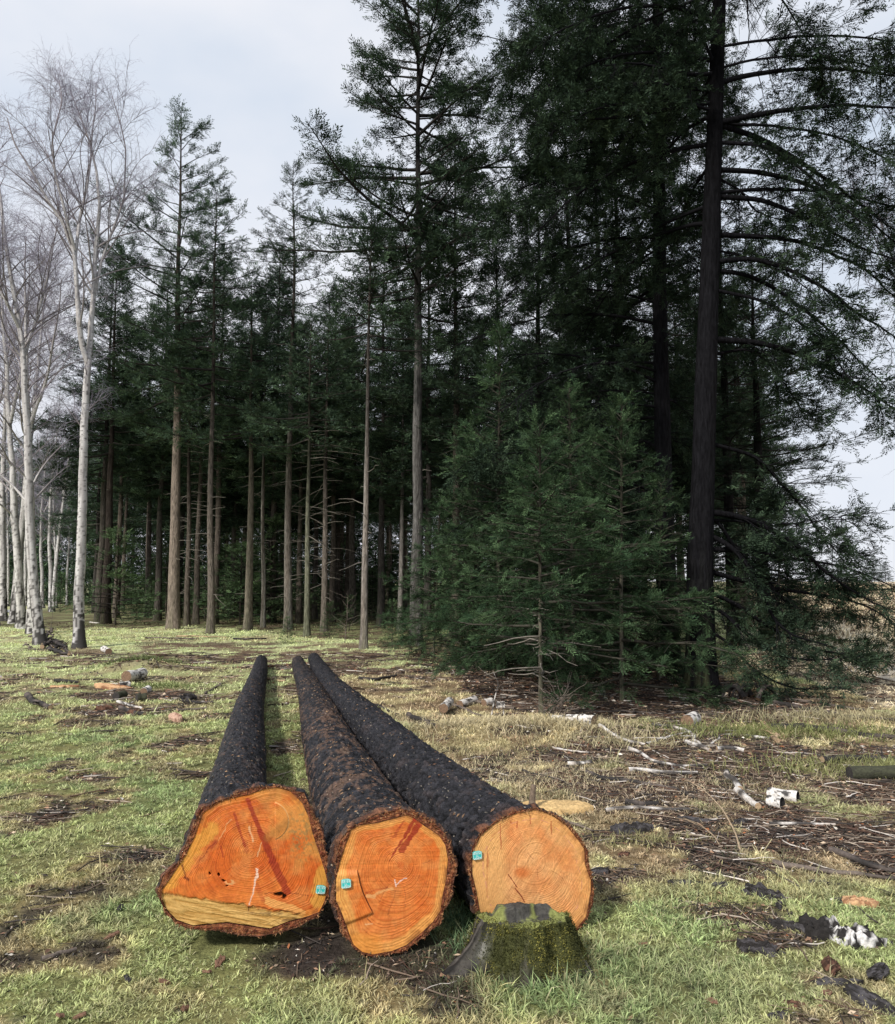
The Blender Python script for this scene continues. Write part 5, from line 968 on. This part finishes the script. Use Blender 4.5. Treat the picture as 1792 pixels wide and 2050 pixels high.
logpiece(*q[2], *q[3], .042, 'shorter birch bark roll in front of the longer one', 'birch_bark_roll', hollow=True, group='pair of birch bark rolls')
logpiece(*q[4], *q[5], .070, 'short white birch log with its reddish cut end towards the viewer')
q = s3([(610,405),(690,385),(575,430),(625,425),(695,450),(718,440),(660,490),(705,486),(560,478),(600,468)])
logpiece(*q[0], *q[1], .085, 'largest white birch piece in the left debris heap', lift=.03); logpiece(*q[2], *q[3], .05, 'smaller birch stub under the largest white piece')
logpiece(*q[4], *q[5], .05, 'small bright birch stub at the right side of the left heap'); logpiece(*q[6], *q[7], .06, 'rotten brown log stub in front of the left heap', 'rotten_log', 'dark'); logpiece(*q[8], *q[9], .055, 'dark mottled stub at the left front of the heap', 'rotten_log', 'dark')
q = s5([(280,1195),(300,1170),(335,1165),(385,1150),(415,1160),(440,1155),(455,1168),(485,1168),(645,1225),(690,1228),(695,1235),(735,1240),(740,1245),(785,1252)])
FR = 'flaked birch pieces along the edge of the thicket'
logpiece(*q[0], *q[1], .055, 'tilted white birch flake piece left of the shaded birch row', group=FR, lift=.05); logpiece(*q[2], *q[3], .05, 'shaded birch piece, left of the three under the thicket', group=FR); logpiece(*q[4], *q[5], .045, 'smallest shaded birch piece, middle of the three under the thicket', group=FR); logpiece(*q[6], *q[7], .05, 'shaded birch piece, right of the three, beside a thin white stem', group=FR)
logpiece(*q[8], *q[9], .055, 'white birch chunk, left end of the row before the straw mound', group=FR); logpiece(*q[10], *q[11], .055, 'black blotched birch chunk in the middle of the row', group=FR); logpiece(*q[12], *q[13], .06, 'birch chunk at the right end of the row, spotted with black', group=FR)
q = s2([(1575,665),(1850,662)]); logpiece(*q[0], *q[1], .055, 'mossy dark log lying at the right edge', 'mossy_log', 'dark')
q = s3([(500,250),(525,262)]); logpiece(*q[0], *q[1], .07, 'small white birch chunk in the far left clearing')
def slab(name, px, py, outline, sc_, th, label, cat, kind, rz=0., tilt=(0, 0), curl=0., rough=.3, seed=0, group=None, lift=0.):
    """irregular plate of bark or wood lying on the ground; outline in local units"""
    r = np.random.default_rng(seed+5); o = np.array(outline, float)*sc_; n = 90; per = np.r_[o, o[:1]]; o2 = resamp(per, n+1)[:-1] if False else np.stack([np.interp(np.linspace(0, len(o), n, endpoint=False), np.arange(len(o)+1), per[:, k]) for k in (0, 1)], 1)
    o2 = o2*(1+.10*(fbm(np.arange(n)*.5, np.zeros(n), seed, 3)-.5)*2)[:, None]; c0 = o2.mean(0); k_ = 12; tt = np.linspace(1, 0, k_); W = c0+(o2-c0)[None]*tt[:, None, None]; X_, Y_ = W[..., 0], W[..., 1]; sz = np.abs(o2).max()
    zt = th*(.6+.4*np.sqrt(1-tt**2))[:, None]+curl*((Y_/sz)**2)*sz+1.3*rough*th*(fbm(X_/sz*5, Y_/sz*14, seed, 5)-.5)*2.6+.02*sz*(1-np.abs(2*fbm(X_/sz*6, Y_/sz*22, seed, 3)-1)*2); zb = curl*((Y_/sz)**2)*sz-min(.02, th*.6)+0*X_
    V = np.r_[np.stack([X_, Y_, zt], -1).reshape(-1, 3), np.stack([X_[0], Y_[0], zb[0]], -1)]; q = np.arange(k_*n).reshape(k_, n); Fq = np.stack([q[:-1], np.roll(q, -1, 1)[:-1], np.roll(q, -1, 1)[1:], q[1:]], -1).reshape(-1, 4)
    b = k_*n+np.arange(n); Fs = np.stack([b, np.roll(b, -1), np.roll(q[0], -1), q[0]], -1)
    nn = fbm(V[:, 0]/sz*3, V[:, 1]/sz*9, seed+2., 4); n2 = fbm(V[:, 0]/sz*6, V[:, 1]/sz*6, seed+7., 4)
    if kind == 'bark': c = mix(BDARK*.8, np.array([.075, .07, .075]), sstep(.4, .65, nn))
    elif kind == 'birch': c = mix(BDARK*.8, np.array([.62, .60, .59]), sstep(.50, .55, n2)*sstep(-.45, -.1, V[:, 0]/sz))
    elif kind == 'orange': c = mix(np.array([.50, .31, .17]), np.array([.26, .13, .07]), sstep(.45, .62, nn))
    elif kind == 'pink': c = mix(np.array([.46, .30, .22]), np.array([.26, .14, .10]), sstep(.5, .68, n2))
    elif kind == 'leaf': c = mix(np.array([.24, .14, .09]), np.array([.10, .055, .04]), nn)
    elif kind == 'sand': c = mix(np.array([.60, .42, .20]), np.array([.42, .28, .13]), nn)
    else: c = mix(REDB, REDB*.3, sstep(.4, .6, nn))
    ob = link(name, mesh(name, V, [np.r_[Fq, Fs]], M_DEBRIS, c, False if kind in ('bark', 'leaf') else True)); ob.location = on(px, py, lift); ob.rotation_euler = (tilt[0], tilt[1], rz); return tag(ob, label, cat, group)
OV = [(1, 0), (.8, .3), (.3, .45), (-.3, .4), (-.9, .3), (-1, -.1), (-.6, -.4), (.1, -.42), (.7, -.3)]
JG = [(1, .1), (.7, .2), (.5, .5), (.0, .35), (-.4, .5), (-1, .2), (-.8, -.1), (-.9, -.4), (-.2, -.3), (.2, -.5), (.6, -.2)]
LF = [(1, 0), (.3, .12), (-.4, .25), (-1, .1), (-.8, -.12), (.0, -.2)]
s2p = lambda a, b: s2([(a, b)])[0]; s3p = lambda a, b: s3([(a, b)])[0]
BP = 'loose black bark pieces in the lower right grass'
slab('birch_bark_slab', *s2p(1540,1450), JG, .17, .045, 'large torn slab of bark, black with white birch skin, lower right', 'bark', 'birch', rz=-.45, tilt=(.15, .1), seed=3, rough=.8)
slab('bark_piece', *s2p(1330,1405), LF, 0.131, 0.021, 'long black rotten bark piece tucked under the white flecked slab', 'bark', 'bark', rz=-.5, seed=4, rough=.8, group=BP)
slab('bark_piece', *s2p(1155,1500), JG, 0.102, 0.018, 'ragged black bark piece left of the white flecked slab', 'bark', 'bark', rz=-.35, seed=5, tilt=(.2, .1), rough=.8, group=BP)
slab('bark_piece', *s2p(1685,1750), OV, 0.107, 0.018, 'broad black bark plate near the lower right corner', 'bark', 'bark', rz=-1.0, seed=6, tilt=(.2, .15), group=BP, curl=.2)
slab('bark_piece', *s2p(1520,1655), LF, 0.107, 0.018, 'flat dark bark strip left of the broad bark plate', 'bark', 'bark', rz=.05, seed=7, group=BP)
slab('bark_piece', *s2p(1715,1630), OV, 0.061, 0.018, 'small standing black bark piece above the broad bark plate', 'bark', 'bark', rz=.5, seed=8, tilt=(.9, 0), group=BP, lift=.03)
slab('bark_piece', *s2p(1490,1590), JG, 0.070, 0.018, 'brown edged bark chunk just below the white flecked slab', 'bark', 'reddish', rz=.9, seed=9, tilt=(.6, .2), group=BP, lift=.02)
slab('bark_piece', *s2p(1310,1770), OV, 0.045, 0.012, 'small reddish bark chip near the bottom edge', 'bark', 'reddish', rz=-.3, seed=10, group=BP)
slab('bark_piece', *s2p(1230,1820), JG, 0.041, 0.012, 'black bark chip cut by the bottom edge', 'bark', 'bark', rz=.3, seed=11, group=BP)
slab('bark_piece', *s2p(1650,1440), LF, 0.115, 0.012, 'thin black bark strip right of the white flecked slab', 'bark', 'bark', rz=-.5, seed=12, group=BP)
slab('bark_piece', *s2p(1170,1235), JG, 0.115, 0.024, 'charred looking bark chunk in the grass right of the logs', 'bark', 'bark', rz=-.9, seed=13, tilt=(.3, 0), rough=.8)
slab('bark_piece', *s2p(1240,1280), LF, 0.074, 0.018, 'black bark sliver beside the charred looking chunk', 'bark', 'bark', rz=1.2, seed=14)
slab('bark_piece', *s2p(535,925), OV, 0.139, 0.042, 'rounded black bark lump at the near edge of the litter', 'bark', 'bark', rz=.1, seed=15, rough=.5)
slab('bark_piece', *s2p(850,870), LF, 0.156, 0.024, 'long black bark shell on the litter beneath the bowed twigs', 'bark', 'bark', rz=-.25, seed=16)
slab('bark_piece', *s2p(1060,880), OV, 0.057, 0.024, 'bluish black bark bit right of the long bark shell', 'bark', 'bark', rz=.2, seed=17)
slab('bark_piece', *s2p(380,1125), OV, 0.061, 0.024, 'dark bark lump touching the right side of the right log', 'bark', 'bark', rz=.2, seed=18)
slab('bark_piece', *s2p(500,1040), JG, 0.041, 0.018, 'small brown-black bark bit above the grass right of the right log', 'bark', 'reddish', rz=.4, seed=19)
slab('bark_piece', *s2p(800,1180), LF, 0.098, 0.018, 'dark flat bark piece in grass, centre right', 'bark', 'bark', rz=.0, seed=20)
slab('bark_piece', *s2p(960,1190), JG, 0.057, 0.018, 'dark crumbly bark piece in the grass, right of the flat one', 'bark', 'bark', rz=.3, seed=21)
slab('bark_piece', *s2p(1450,1180), LF, 0.090, 0.012, 'dark strip of bark above the orange wood chip', 'bark', 'bark', rz=-.2, seed=22)
slab('wood_chip', *s2p(1625,1275), OV, .085, .03, 'orange wood chip on yellow moss near the right edge', 'wood chip', 'orange', rz=-.3, seed=23)
slab('bark_piece', *s2p(1545,1265), JG, 0.041, 0.018, 'dark lump attached left of the orange wood chip', 'bark', 'bark', rz=0, seed=24)
slab('wood_slab', *s3p(850,585), OV, .13, .05, 'oval pinkish slice of wood on the grass left of the left log', 'wood slab', 'pink', rz=-.8, tilt=(.25, .1), seed=25, rough=.1, lift=.03)
slab('wood_slab', *s3p(545,430), LF, .32, .04, 'long splintered orange wood slab in front of the white birch pieces', 'wood slab', 'orange', rz=-.15, tilt=(.2, .05), seed=26, lift=.02)
slab('wood_slab', *s3p(315,430), LF, .22, .03, 'small pale orange bark strip left of the debris heap', 'wood slab', 'orange', rz=.15, seed=27)
slab('wood_slab', *s3p(650,548), JG, .10, .05, 'reddish rotten wood chunk below the debris heap', 'wood slab', 'reddish', rz=-.3, seed=28)
slab('wood_slab', *s3p(505,530), JG, .11, .05, 'dull brown rotten chunk left of the reddish one', 'wood slab', 'reddish', rz=.2, seed=29)
slab('bark_piece', *s3p(910,482), JG, .12, .08, 'dark broken bark chunk right of the debris heap', 'bark', 'bark', rz=.2, seed=30, tilt=(.3, 0))
for i, (a_, b_, sz, kd, lb) in enumerate([(795,1865,.035,'leaf','curled red-brown leaf below the left log'), (905,1980,.04,'leaf','rust coloured leaf at the bottom left of centre'), (290,2035,.04,'leaf','pale orange leaf at the bottom edge, left'), (385,2035,.035,'leaf','brown leaf at the bottom edge beside the pale orange one'), (1060,1765,.05,'leaf','torn brown leaf under the left log face'), (615,1858,.03,'bark','black chip on the near left grass'), (245,835,.04,'bark','grey chip on the left grass'), (155,1400,.03,'leaf','small tan leaf on the left grass'), (1000,1810,.035,'leaf','dark red leaf on the bare soil in front of the left log'), (540,1650,.05,'leaf','dry tan grass clump with a leaf, lower left'), (580,1510,.035,'bark','dark bark chip on the green grass, left of the left log')]):
    slab('fallen_leaf' if kd == 'leaf' else 'bark_chip', *s3p(a_, b_), JG, sz*.7, .006, lb, 'leaf' if kd == 'leaf' else 'bark', kd, rz=i*1.1, tilt=(.3*math.sin(i), .3), seed=40+i, curl=.3, lift=.012)
for i, (a_, b_, sz, lb) in enumerate([(1155,1160,.04,'red-brown oak leaf in grass right of the logs'), (735,1125,.04,'pale tan leaf near the right log'), (1640,1070,.035,'bright orange leaf near the right edge'), (1310,608,.06,'rusty red leaf clump on the far litter'), (920,1755,.04,'tan leaf near the bottom, right of the stump'), (1470,1720,.035,'orange leaf next to the flat bark strip'), (1000,1360-10,.03,'small leaf in grass below the charred looking chunk'), (590,1470,.03,'brown leaf between stump and yellow moss')]):
    slab('fallen_leaf', *s2p(a_, b_), JG, sz*.7, .005, lb, 'leaf', 'leaf', rz=i*1.3, tilt=(.3, .2*math.cos(i)), seed=60+i, curl=.3, lift=.012)
sd_ = slab('sawdust_pile', 1115, 1622, OV, .26, .05, 'flat yellow patch of sawdust behind the top of the right log', 'sawdust', 'sand', seed=70, rough=.1)
# short upright stub behind the right log
pp = np.array([on(1064, 1632), on(1064, 1632)+[.01, .02, .12], on(1064, 1632)+[.02, .03, .20]]); V, Fq, ix = tubes((resamp(pp, 14)-pp[0])[None], np.linspace(.028, .018, 14)[None], 9)
ob = link('broken_stub', mesh('broken_stub', np.r_[V, [[.02, .03, .205]]], [Fq, np.stack([ix[0, -1], np.roll(ix[0, -1], -1), np.full(9, len(V))], -1)], M_DEBRIS, (.16, .12, .09))); ob.location = pp[0]; tag(ob, 'short brown broken stub sticking up behind the right log', 'stub')
# thin white sapling stems before the thicket and bare seedling
def sapling(pts, r0, label, kd, twigs, seed, name='birch_sapling', Lt=.35):
    r = np.random.default_rng(seed); p0_ = G(*pts[0]); Yb = p0_[1]; pp = np.array([P(a, b, Yb) for a, b in pts]); pp[0, 2] = zgf(*p0_); pp = resamp(pp, 26); o = pp[0].copy(); pp = pp-o; t = np.linspace(0, 1, 26)
    root = link(name, None); root.location = o; tag(root, label, 'sapling'); V, Fq, _ = tubes(pp[None], (r0*(1-.75*t))[None], 6); link('stem', mesh('stem', V, Fq, M_DEBRIS, stickcol(kd, V, V, seed)), root)
    k_ = r.integers(5, 25, twigs); az = r.uniform(0, 6.28, twigs); L_ = r.uniform(.3, 1, twigs)*Lt; el = r.uniform(.2, .9, twigs); t6 = np.linspace(0, 1, 6); d = np.stack([np.cos(el)*np.cos(az), np.cos(el)*np.sin(az), np.sin(el)], -1)
    B = pp[k_][:, None]+d[:, None]*(L_[:, None]*t6)[..., None]+r.normal(0, .01, (twigs, 6, 3)); V, Fq, _ = tubes(B, np.ones((twigs, 1))*.003*(1-.6*t6), 4); link('twigs', mesh('twigs', V, Fq, M_TWIG, (.24, .20, .17)), root)
sapling(s5([(440,1195),(452,1130),(465,1085),(445,1040)]), .012, 'crooked thin white stem at the left front of the thicket', 'birch', 5, 1)
sapling(s5([(482,1195),(480,1165),(470,1140)]), .009, 'short thin white stem beside the crooked one', 'birch', 3, 2)
sapling([(690,1290),(695,1240),(697,1180)], .012, 'bare brown seedling fir at the forest edge', 'mid', 22, 3, 'bare_seedling', .55)
sapling(s5([(668,1215),(672,1170),(680,1130)]), .012, 'dry twiggy shrub before the thicket, right of the pale stem', 'mid', 34, 4, 'dry_shrub', .5)
sapling(s5([(610,1215),(640,1180),(650,1150)]), .010, 'low dry twiggy shrub at the foot of the pale stemmed young fir', 'mid', 26, 5, 'dry_shrub', .35)
# brushwood around the foot of the leaning birch
for i, (pts, a_) in enumerate([([(70,1288),(95,1290),(128,1300)], .05), ([(60,1276),(88,1282),(112,1280)], .03), ([(85,1298),(110,1290),(140,1308)], .055), ([(90,1292),(98,1270)], .03), ([(100,1296),(104,1262)], .022), ([(110,1300),(125,1288),(138,1290)], .03), ([(98,1302),(118,1310),(142,1312)], .06), ([(50,1290),(60,1298),(72,1302)], .02), ([(102,1282),(120,1294),(130,1306)], .022)]):
    stick('brushwood_stick', pts, a_, a_*.5, ['dark', 'mid', 'dark'][i % 3], ['thick dark root-like stick', 'grey crosswise stick', 'forked dark stick', 'greyish upright twig', 'tall thin dead twig', 'short dark stick', 'blackest half-rotten stick', 'small outlying stick', 'slanting thin twig'][i]+' in the brushwood at the foot of the leaning birch', 'branch', 'brushwood at the foot of the leaning birch', 2 if i % 2 == 0 else 1, seed=120+i, arch=[0, .03, .05, .18, .2, .06, 0, 0, .1][i])
# heap of brush by the biggest trunk
for i in range(6):
    c_ = s2p(1110+rng.uniform(-70, 70), 300+rng.uniform(-18, 12)); d_ = (rng.uniform(25, 55)*rng.choice([-1, 1]), rng.uniform(-10, 6)); stick('brushwood_stick', [c_, (c_[0]+d_[0]*.5, c_[1]-3), (c_[0]+d_[0], c_[1]+d_[1])], .035, .014, 'dark', 'dark stick in the brush heap right of the biggest trunk', 'branch', 'brush heap right of the biggest trunk', 3, seed=150+i, arch=.16)

# ------------------------------------------------------------------ grass and litter (uncountable)
def clear(x, y):
    ok = np.hypot(x-STUMP[0], (y-STUMP[1])) > .20
    for g0, e0, ra, rb, A, U, LEN in LOGS_XY:
        s = (x-g0[0])*A[0]+(y-g0[1])*A[1]; u = (x-g0[0])*U[0]+(y-g0[1])*U[1]; wd = .20*np.exp(-np.clip(s, 0, 9)/.3)+.13-.008*s
        ok &= ~((s > .03) & (s < LEN) & (np.abs(u) < wd*.85))
    return ok
x, y = scatter(46000, 2.15, 9.5, .95); c, dn = ground(x, y)
tuft = fbm(x*5, y*5, 0, 3, 91); lng = sstep(.50, .70, fbm(x*2.2, y*2.2, 0, 3, 92)); nearb = np.exp(-((x-STUMP[0])**2+(y-STUMP[1]+.12)**2)/.12)+np.exp(-((x-.35)**2+(y-3.45)**2)/.05)
ok = rng.uniform(0, 1, len(x)) < .04+dn*(.45+.75*sstep(.35, .58, tuft)); x, y, c, tuft, lng, nearb = [q[ok] for q in (x, y, c, tuft, lng, nearb)]
nbl = rng.integers(7, 19, len(x)); ti = np.repeat(np.arange(len(x)), nbl); n = len(ti); oa = rng.uniform(0, 6.28, n); od = np.abs(rng.normal(0, .011, n))*(1+.12*(y[ti]-2))
tb = rng.uniform(.45, 1.45, len(x)); X1 = x[ti]+np.cos(oa)*od; Y1 = y[ti]+np.sin(oa)*od; ok = clear(X1, Y1); X1, Y1, ti, oa = X1[ok], Y1[ok], ti[ok], oa[ok]; n = len(ti)
h = .85*(.012+.016*tuft[ti]+.024*lng[ti]*rng.uniform(0, 1, n)**2+.040*np.minimum(nearb[ti], 1)*rng.uniform(0, 1, n))*rng.uniform(.5, 1.5, n)*(.8+.4*tb[ti]); h = np.where(rng.uniform(0, 1, n) < .010, h*2.6, h)*(1+.07*(Y1-2))
dry = (rng.uniform(0, 1, n) < .10)*1.0; cc = c[ti]*tb[ti][:, None]*rng.uniform(.75, 1.45, n)[:, None]*1.32; cc = mix(cc, np.array([.66, .60, .38]), dry*.75); cc = mix(cc, np.array([.20, .30, .13]), (lng[ti]*.5+np.minimum(nearb[ti], 1)*.7)*rng.uniform(0, 1, n)*.8)
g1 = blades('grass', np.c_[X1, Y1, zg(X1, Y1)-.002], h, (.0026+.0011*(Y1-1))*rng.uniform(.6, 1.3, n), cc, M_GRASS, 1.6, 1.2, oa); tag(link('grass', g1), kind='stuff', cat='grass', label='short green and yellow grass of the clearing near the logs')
# black humus crumbs with pale grit on the bare spots
x, y = scatter(90000, 2.2, 9, .95); c, dn = ground(x, y); ok = (rng.uniform(0, 1, len(x)) < np.clip(.9-dn, 0, 1)*.7+.01) & clear(x, y) & ~inpoly(x, y, LITTER); x, y = x[ok], y[ok]; n = len(x); s_ = rng.uniform(.002, .008, n)*(1+.1*(y-2)); o_ = rng.normal(0, 1, (n, 4, 3)); o_ = unit(o_)*s_[:, None, None]; V = np.c_[x, y, zg(x, y)+s_*.5][:, None]+o_
pal = np.array([[.02, .018, .018], [.045, .038, .035], [.10, .075, .06], [.62, .58, .52]])[rng.choice(4, n, p=[.5, .3, .15, .05])]; pal = np.where((pal[:, :1] > .5) & (s_[:, None] > .006), .1, pal)
tag(link('soil_crumbs', mesh('soil_crumbs', V.reshape(-1, 3), (np.arange(n)[:, None, None]*4+np.array([[0, 1, 2], [0, 2, 3], [0, 3, 1], [1, 3, 2]])).reshape(-1, 3), M_LITTER, np.repeat(pal, 4, 0), False)), kind='stuff', cat='soil', label='black soil crumbs with pale grit on the bare spots')
x, y = scatter(230000, 8.5, 30, 1.0); c, dn = ground(x, y); tuft = fbm(x*4, y*4, 0, 3, 91)
ok = (rng.uniform(0, 1, len(x)) < dn*(.3+.8*sstep(.35, .6, tuft))) & clear(x, y); x, y, c, tuft = x[ok], y[ok], c[ok], tuft[ok]; n = len(x)
h = (.025+.05*tuft**2+.08*np.exp(-(((x-G(1060,1470)[0])/1.2)**2+((y-G(1060,1470)[1])/.5)**2)))*rng.uniform(.4, 1.4, n)*(1+.02*y); cc = c*(.7+1.1*rng.uniform(0, 1, n))[:, None]*1.2
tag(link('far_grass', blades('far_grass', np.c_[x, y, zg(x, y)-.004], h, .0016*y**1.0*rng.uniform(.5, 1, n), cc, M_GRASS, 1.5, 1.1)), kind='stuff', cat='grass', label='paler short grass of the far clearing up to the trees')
# taller straw and green tufts: mound left, straw mound right, shaded right
tx = []
for (px, py, sx, sy, m, hh, col_) in [(285, 1340, .6, .35, 1800, .17, (.15, .19, .07)), (1060, 1468, 1.0, .35, 3600, .13, (.60, .52, .33)), (1230, 1490, .8, .3, 900, .12, (.52, .46, .28)), (1560, 1470, 1.3, .35, 2200, .16, (.26, .28, .11)), (1700, 1440, 1.3, .3, 1500, .18, (.46, .41, .25)), (950, 1500, .7, .4, 1000, .09, (.48, .42, .23)), (1150, 1560, .7, .35, 1500, .07, (.58, .50, .32)), (1250, 1620, .8, .3, 1500, .05, (.56, .46, .30)), (1000, 1540, .7, .4, 1500, .06, (.60, .52, .33)), (850, 1440, .6, .5, 1500, .06, (.60, .54, .33)), (1450, 1800, .9, .25, 1300, .05, (.52, .48, .24)), (1350, 1580, 1.4, .5, 1500, .07, (.50, .40, .28)),
    (1700, 1540, 1.0, .3, 1300, .14, (.30, .31, .13)), (330, 1375, .5, .25, 600, .10, (.20, .24, .09)), (980, 1900, .16, .16, 500, .10, (.17, .26, .13)), (1090, 1955, .25, .08, 500, .07, (.22, .30, .13)), (930, 1860, .08, .1, 260, .12, (.16, .25, .13)), (1300, 1690, .35, .1, 400, .08, (.36, .34, .17)), (340, 1420, .1, .05, 100, .05, (.2, .2, .1))]:
    g = G(px, py); q = np.c_[rng.normal(g[0], sx*.6, m), rng.normal(g[1], sy*.6, m)]; q = q[clear(q[:, 0], q[:, 1])]; tx.append(np.c_[q, np.full(len(q), hh), np.tile(col_, (len(q), 1))])
tx = np.concatenate(tx); n = len(tx); h = tx[:, 2]*rng.uniform(.35, 1.15, n)
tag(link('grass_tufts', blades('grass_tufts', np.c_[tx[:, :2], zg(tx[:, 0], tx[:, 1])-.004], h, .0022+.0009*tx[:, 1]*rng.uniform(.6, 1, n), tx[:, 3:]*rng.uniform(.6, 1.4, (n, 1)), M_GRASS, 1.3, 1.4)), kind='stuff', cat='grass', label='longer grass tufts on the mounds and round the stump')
# leaf and wood litter
def chips(name, n, y0, y1, prob, size, label, long=3.0):
    x, y = scatter(n, y0, y1, .9); c, dn = ground(x, y); ok = (rng.uniform(0, 1, n) < prob(x, y, dn)) & clear(x, y); x, y = x[ok], y[ok]; n = len(x)
    a = rng.uniform(0, 6.28, n); s = size*rng.uniform(.3, 1.3, n)*(.75+.16*(y-3)); d = np.c_[np.cos(a), np.sin(a), rng.normal(0, .18, n)]; e = np.c_[-np.sin(a), np.cos(a), rng.normal(0, .4, n)]*(rng.uniform(.15, .7, n)/long*2)[:, None]; p = np.c_[x, y, zg(x, y)+rng.uniform(.003, .014, n)]
    j = lambda: 1+rng.normal(0, .25, (n, 1)); V = np.stack([p-d*s[:, None]*j(), p+e*s[:, None]*j(), p+d*s[:, None]*j(), p-e*s[:, None]*j()], 1); V[:, 1, 2] += .25*s; V[:, :, 2] = np.maximum(V[:, :, 2], (p[:, 2]-.002)[:, None])
    pal = np.array([[.07, .045, .035], [.035, .03, .028], [.18, .105, .07], [.28, .17, .11], [.46, .36, .26], [.09, .062, .05], [.62, .57, .50], [.28, .11, .05]]); cc = pal[rng.choice(8, n, p=[.21, .16, .20, .15, .11, .11, .04, .02])]*rng.uniform(.7, 1.3, (n, 1))
    tag(link(name, mesh(name, V.reshape(-1, 3), np.arange(4*n).reshape(-1, 4), M_LITTER, np.repeat(cc, 4, 0), False)), kind='stuff', cat='litter', label=label)
chips('leaf_litter', 120000, 2.3, 15, lambda x, y, d: np.clip(1.03-d, .05, 1)**1.3*np.where((y < 4.1) & (x < 1.2), .28, 1.0), .017, 'brown leaf and bark litter covering bare patches')
def twigs(name, n, y0, y1, prob, label):
    x, y = scatter(n, y0, y1, .9); c, dn = ground(x, y); ok = (rng.uniform(0, 1, n) < prob(x, y, dn)) & clear(x, y); x, y = x[ok], y[ok]; n = len(x); a = rng.normal(0, .75, n)+np.where(rng.uniform(0, 1, n) < .25, 1.5, 0); L_ = rng.uniform(.04, .26, n)*(1+.08*(y-3)); t = np.linspace(-.5, .5, 5)
    B = np.stack([x[:, None]+np.cos(a)[:, None]*L_[:, None]*t, y[:, None]+np.sin(a)[:, None]*L_[:, None]*t, np.zeros((n, 5))], -1)+rng.normal(0, .006, (n, 5, 3)); B[..., 2] = zg(B[..., 0], B[..., 1])+rng.uniform(.003, .02, (n, 1)); V, Fq, _ = tubes(B, (rng.uniform(.0012, .0042, n)*(1+.12*(y-3)))[:, None]*np.array([1, 1, .9, .8, .5]), 4)
    pal = np.array([[.05, .042, .038], [.16, .12, .09], [.36, .30, .24], [.10, .06, .045], [.55, .50, .45]]); cc = pal[rng.choice(5, n, p=[.38, .26, .10, .22, .04])]*rng.uniform(.7, 1.2, (n, 1)); tag(link(name, mesh(name, V, Fq, M_LITTER, np.repeat(cc, 20, 0), True)), kind='stuff', cat='twigs', label=label)
twigs('twig_litter', 42000, 2.6, 17, lambda x, y, d: np.clip(1.0-d, 0.015, 1)**1.3*.85*np.where((y < 4.1) & (x < 1.2), .10, 1.0), 'fine twigs strewn over the brown litter')
# moss-and-heather tussocks on the heath
x = rng.uniform(4, 60, 9000); y = rng.uniform(12, 95, 9000); ok = inpoly(x, y, HEATH); x, y = x[ok], y[ok]; n = len(x); k_ = 12; xx = np.repeat(x, k_)+rng.normal(0, .2, n*k_); yy = np.repeat(y, k_)+rng.normal(0, .2, n*k_); pick = np.repeat(rng.uniform(0, 1, n) < .35, k_)
cc = np.where(pick[:, None], np.array([.20, .14, .10]), np.array([.56, .48, .33]))*rng.uniform(.7, 1.3, (n*k_, 1)); tag(link('heath_grass', blades('heath_grass', np.c_[xx, yy, zg(xx, yy)-.01], .22*rng.uniform(.3, 1.2, n*k_), .0018*yy+.01, cc, M_GRASS, 1.0, .8)), kind='stuff', cat='grass', label='pale straw grass and brown heather on the open heath')
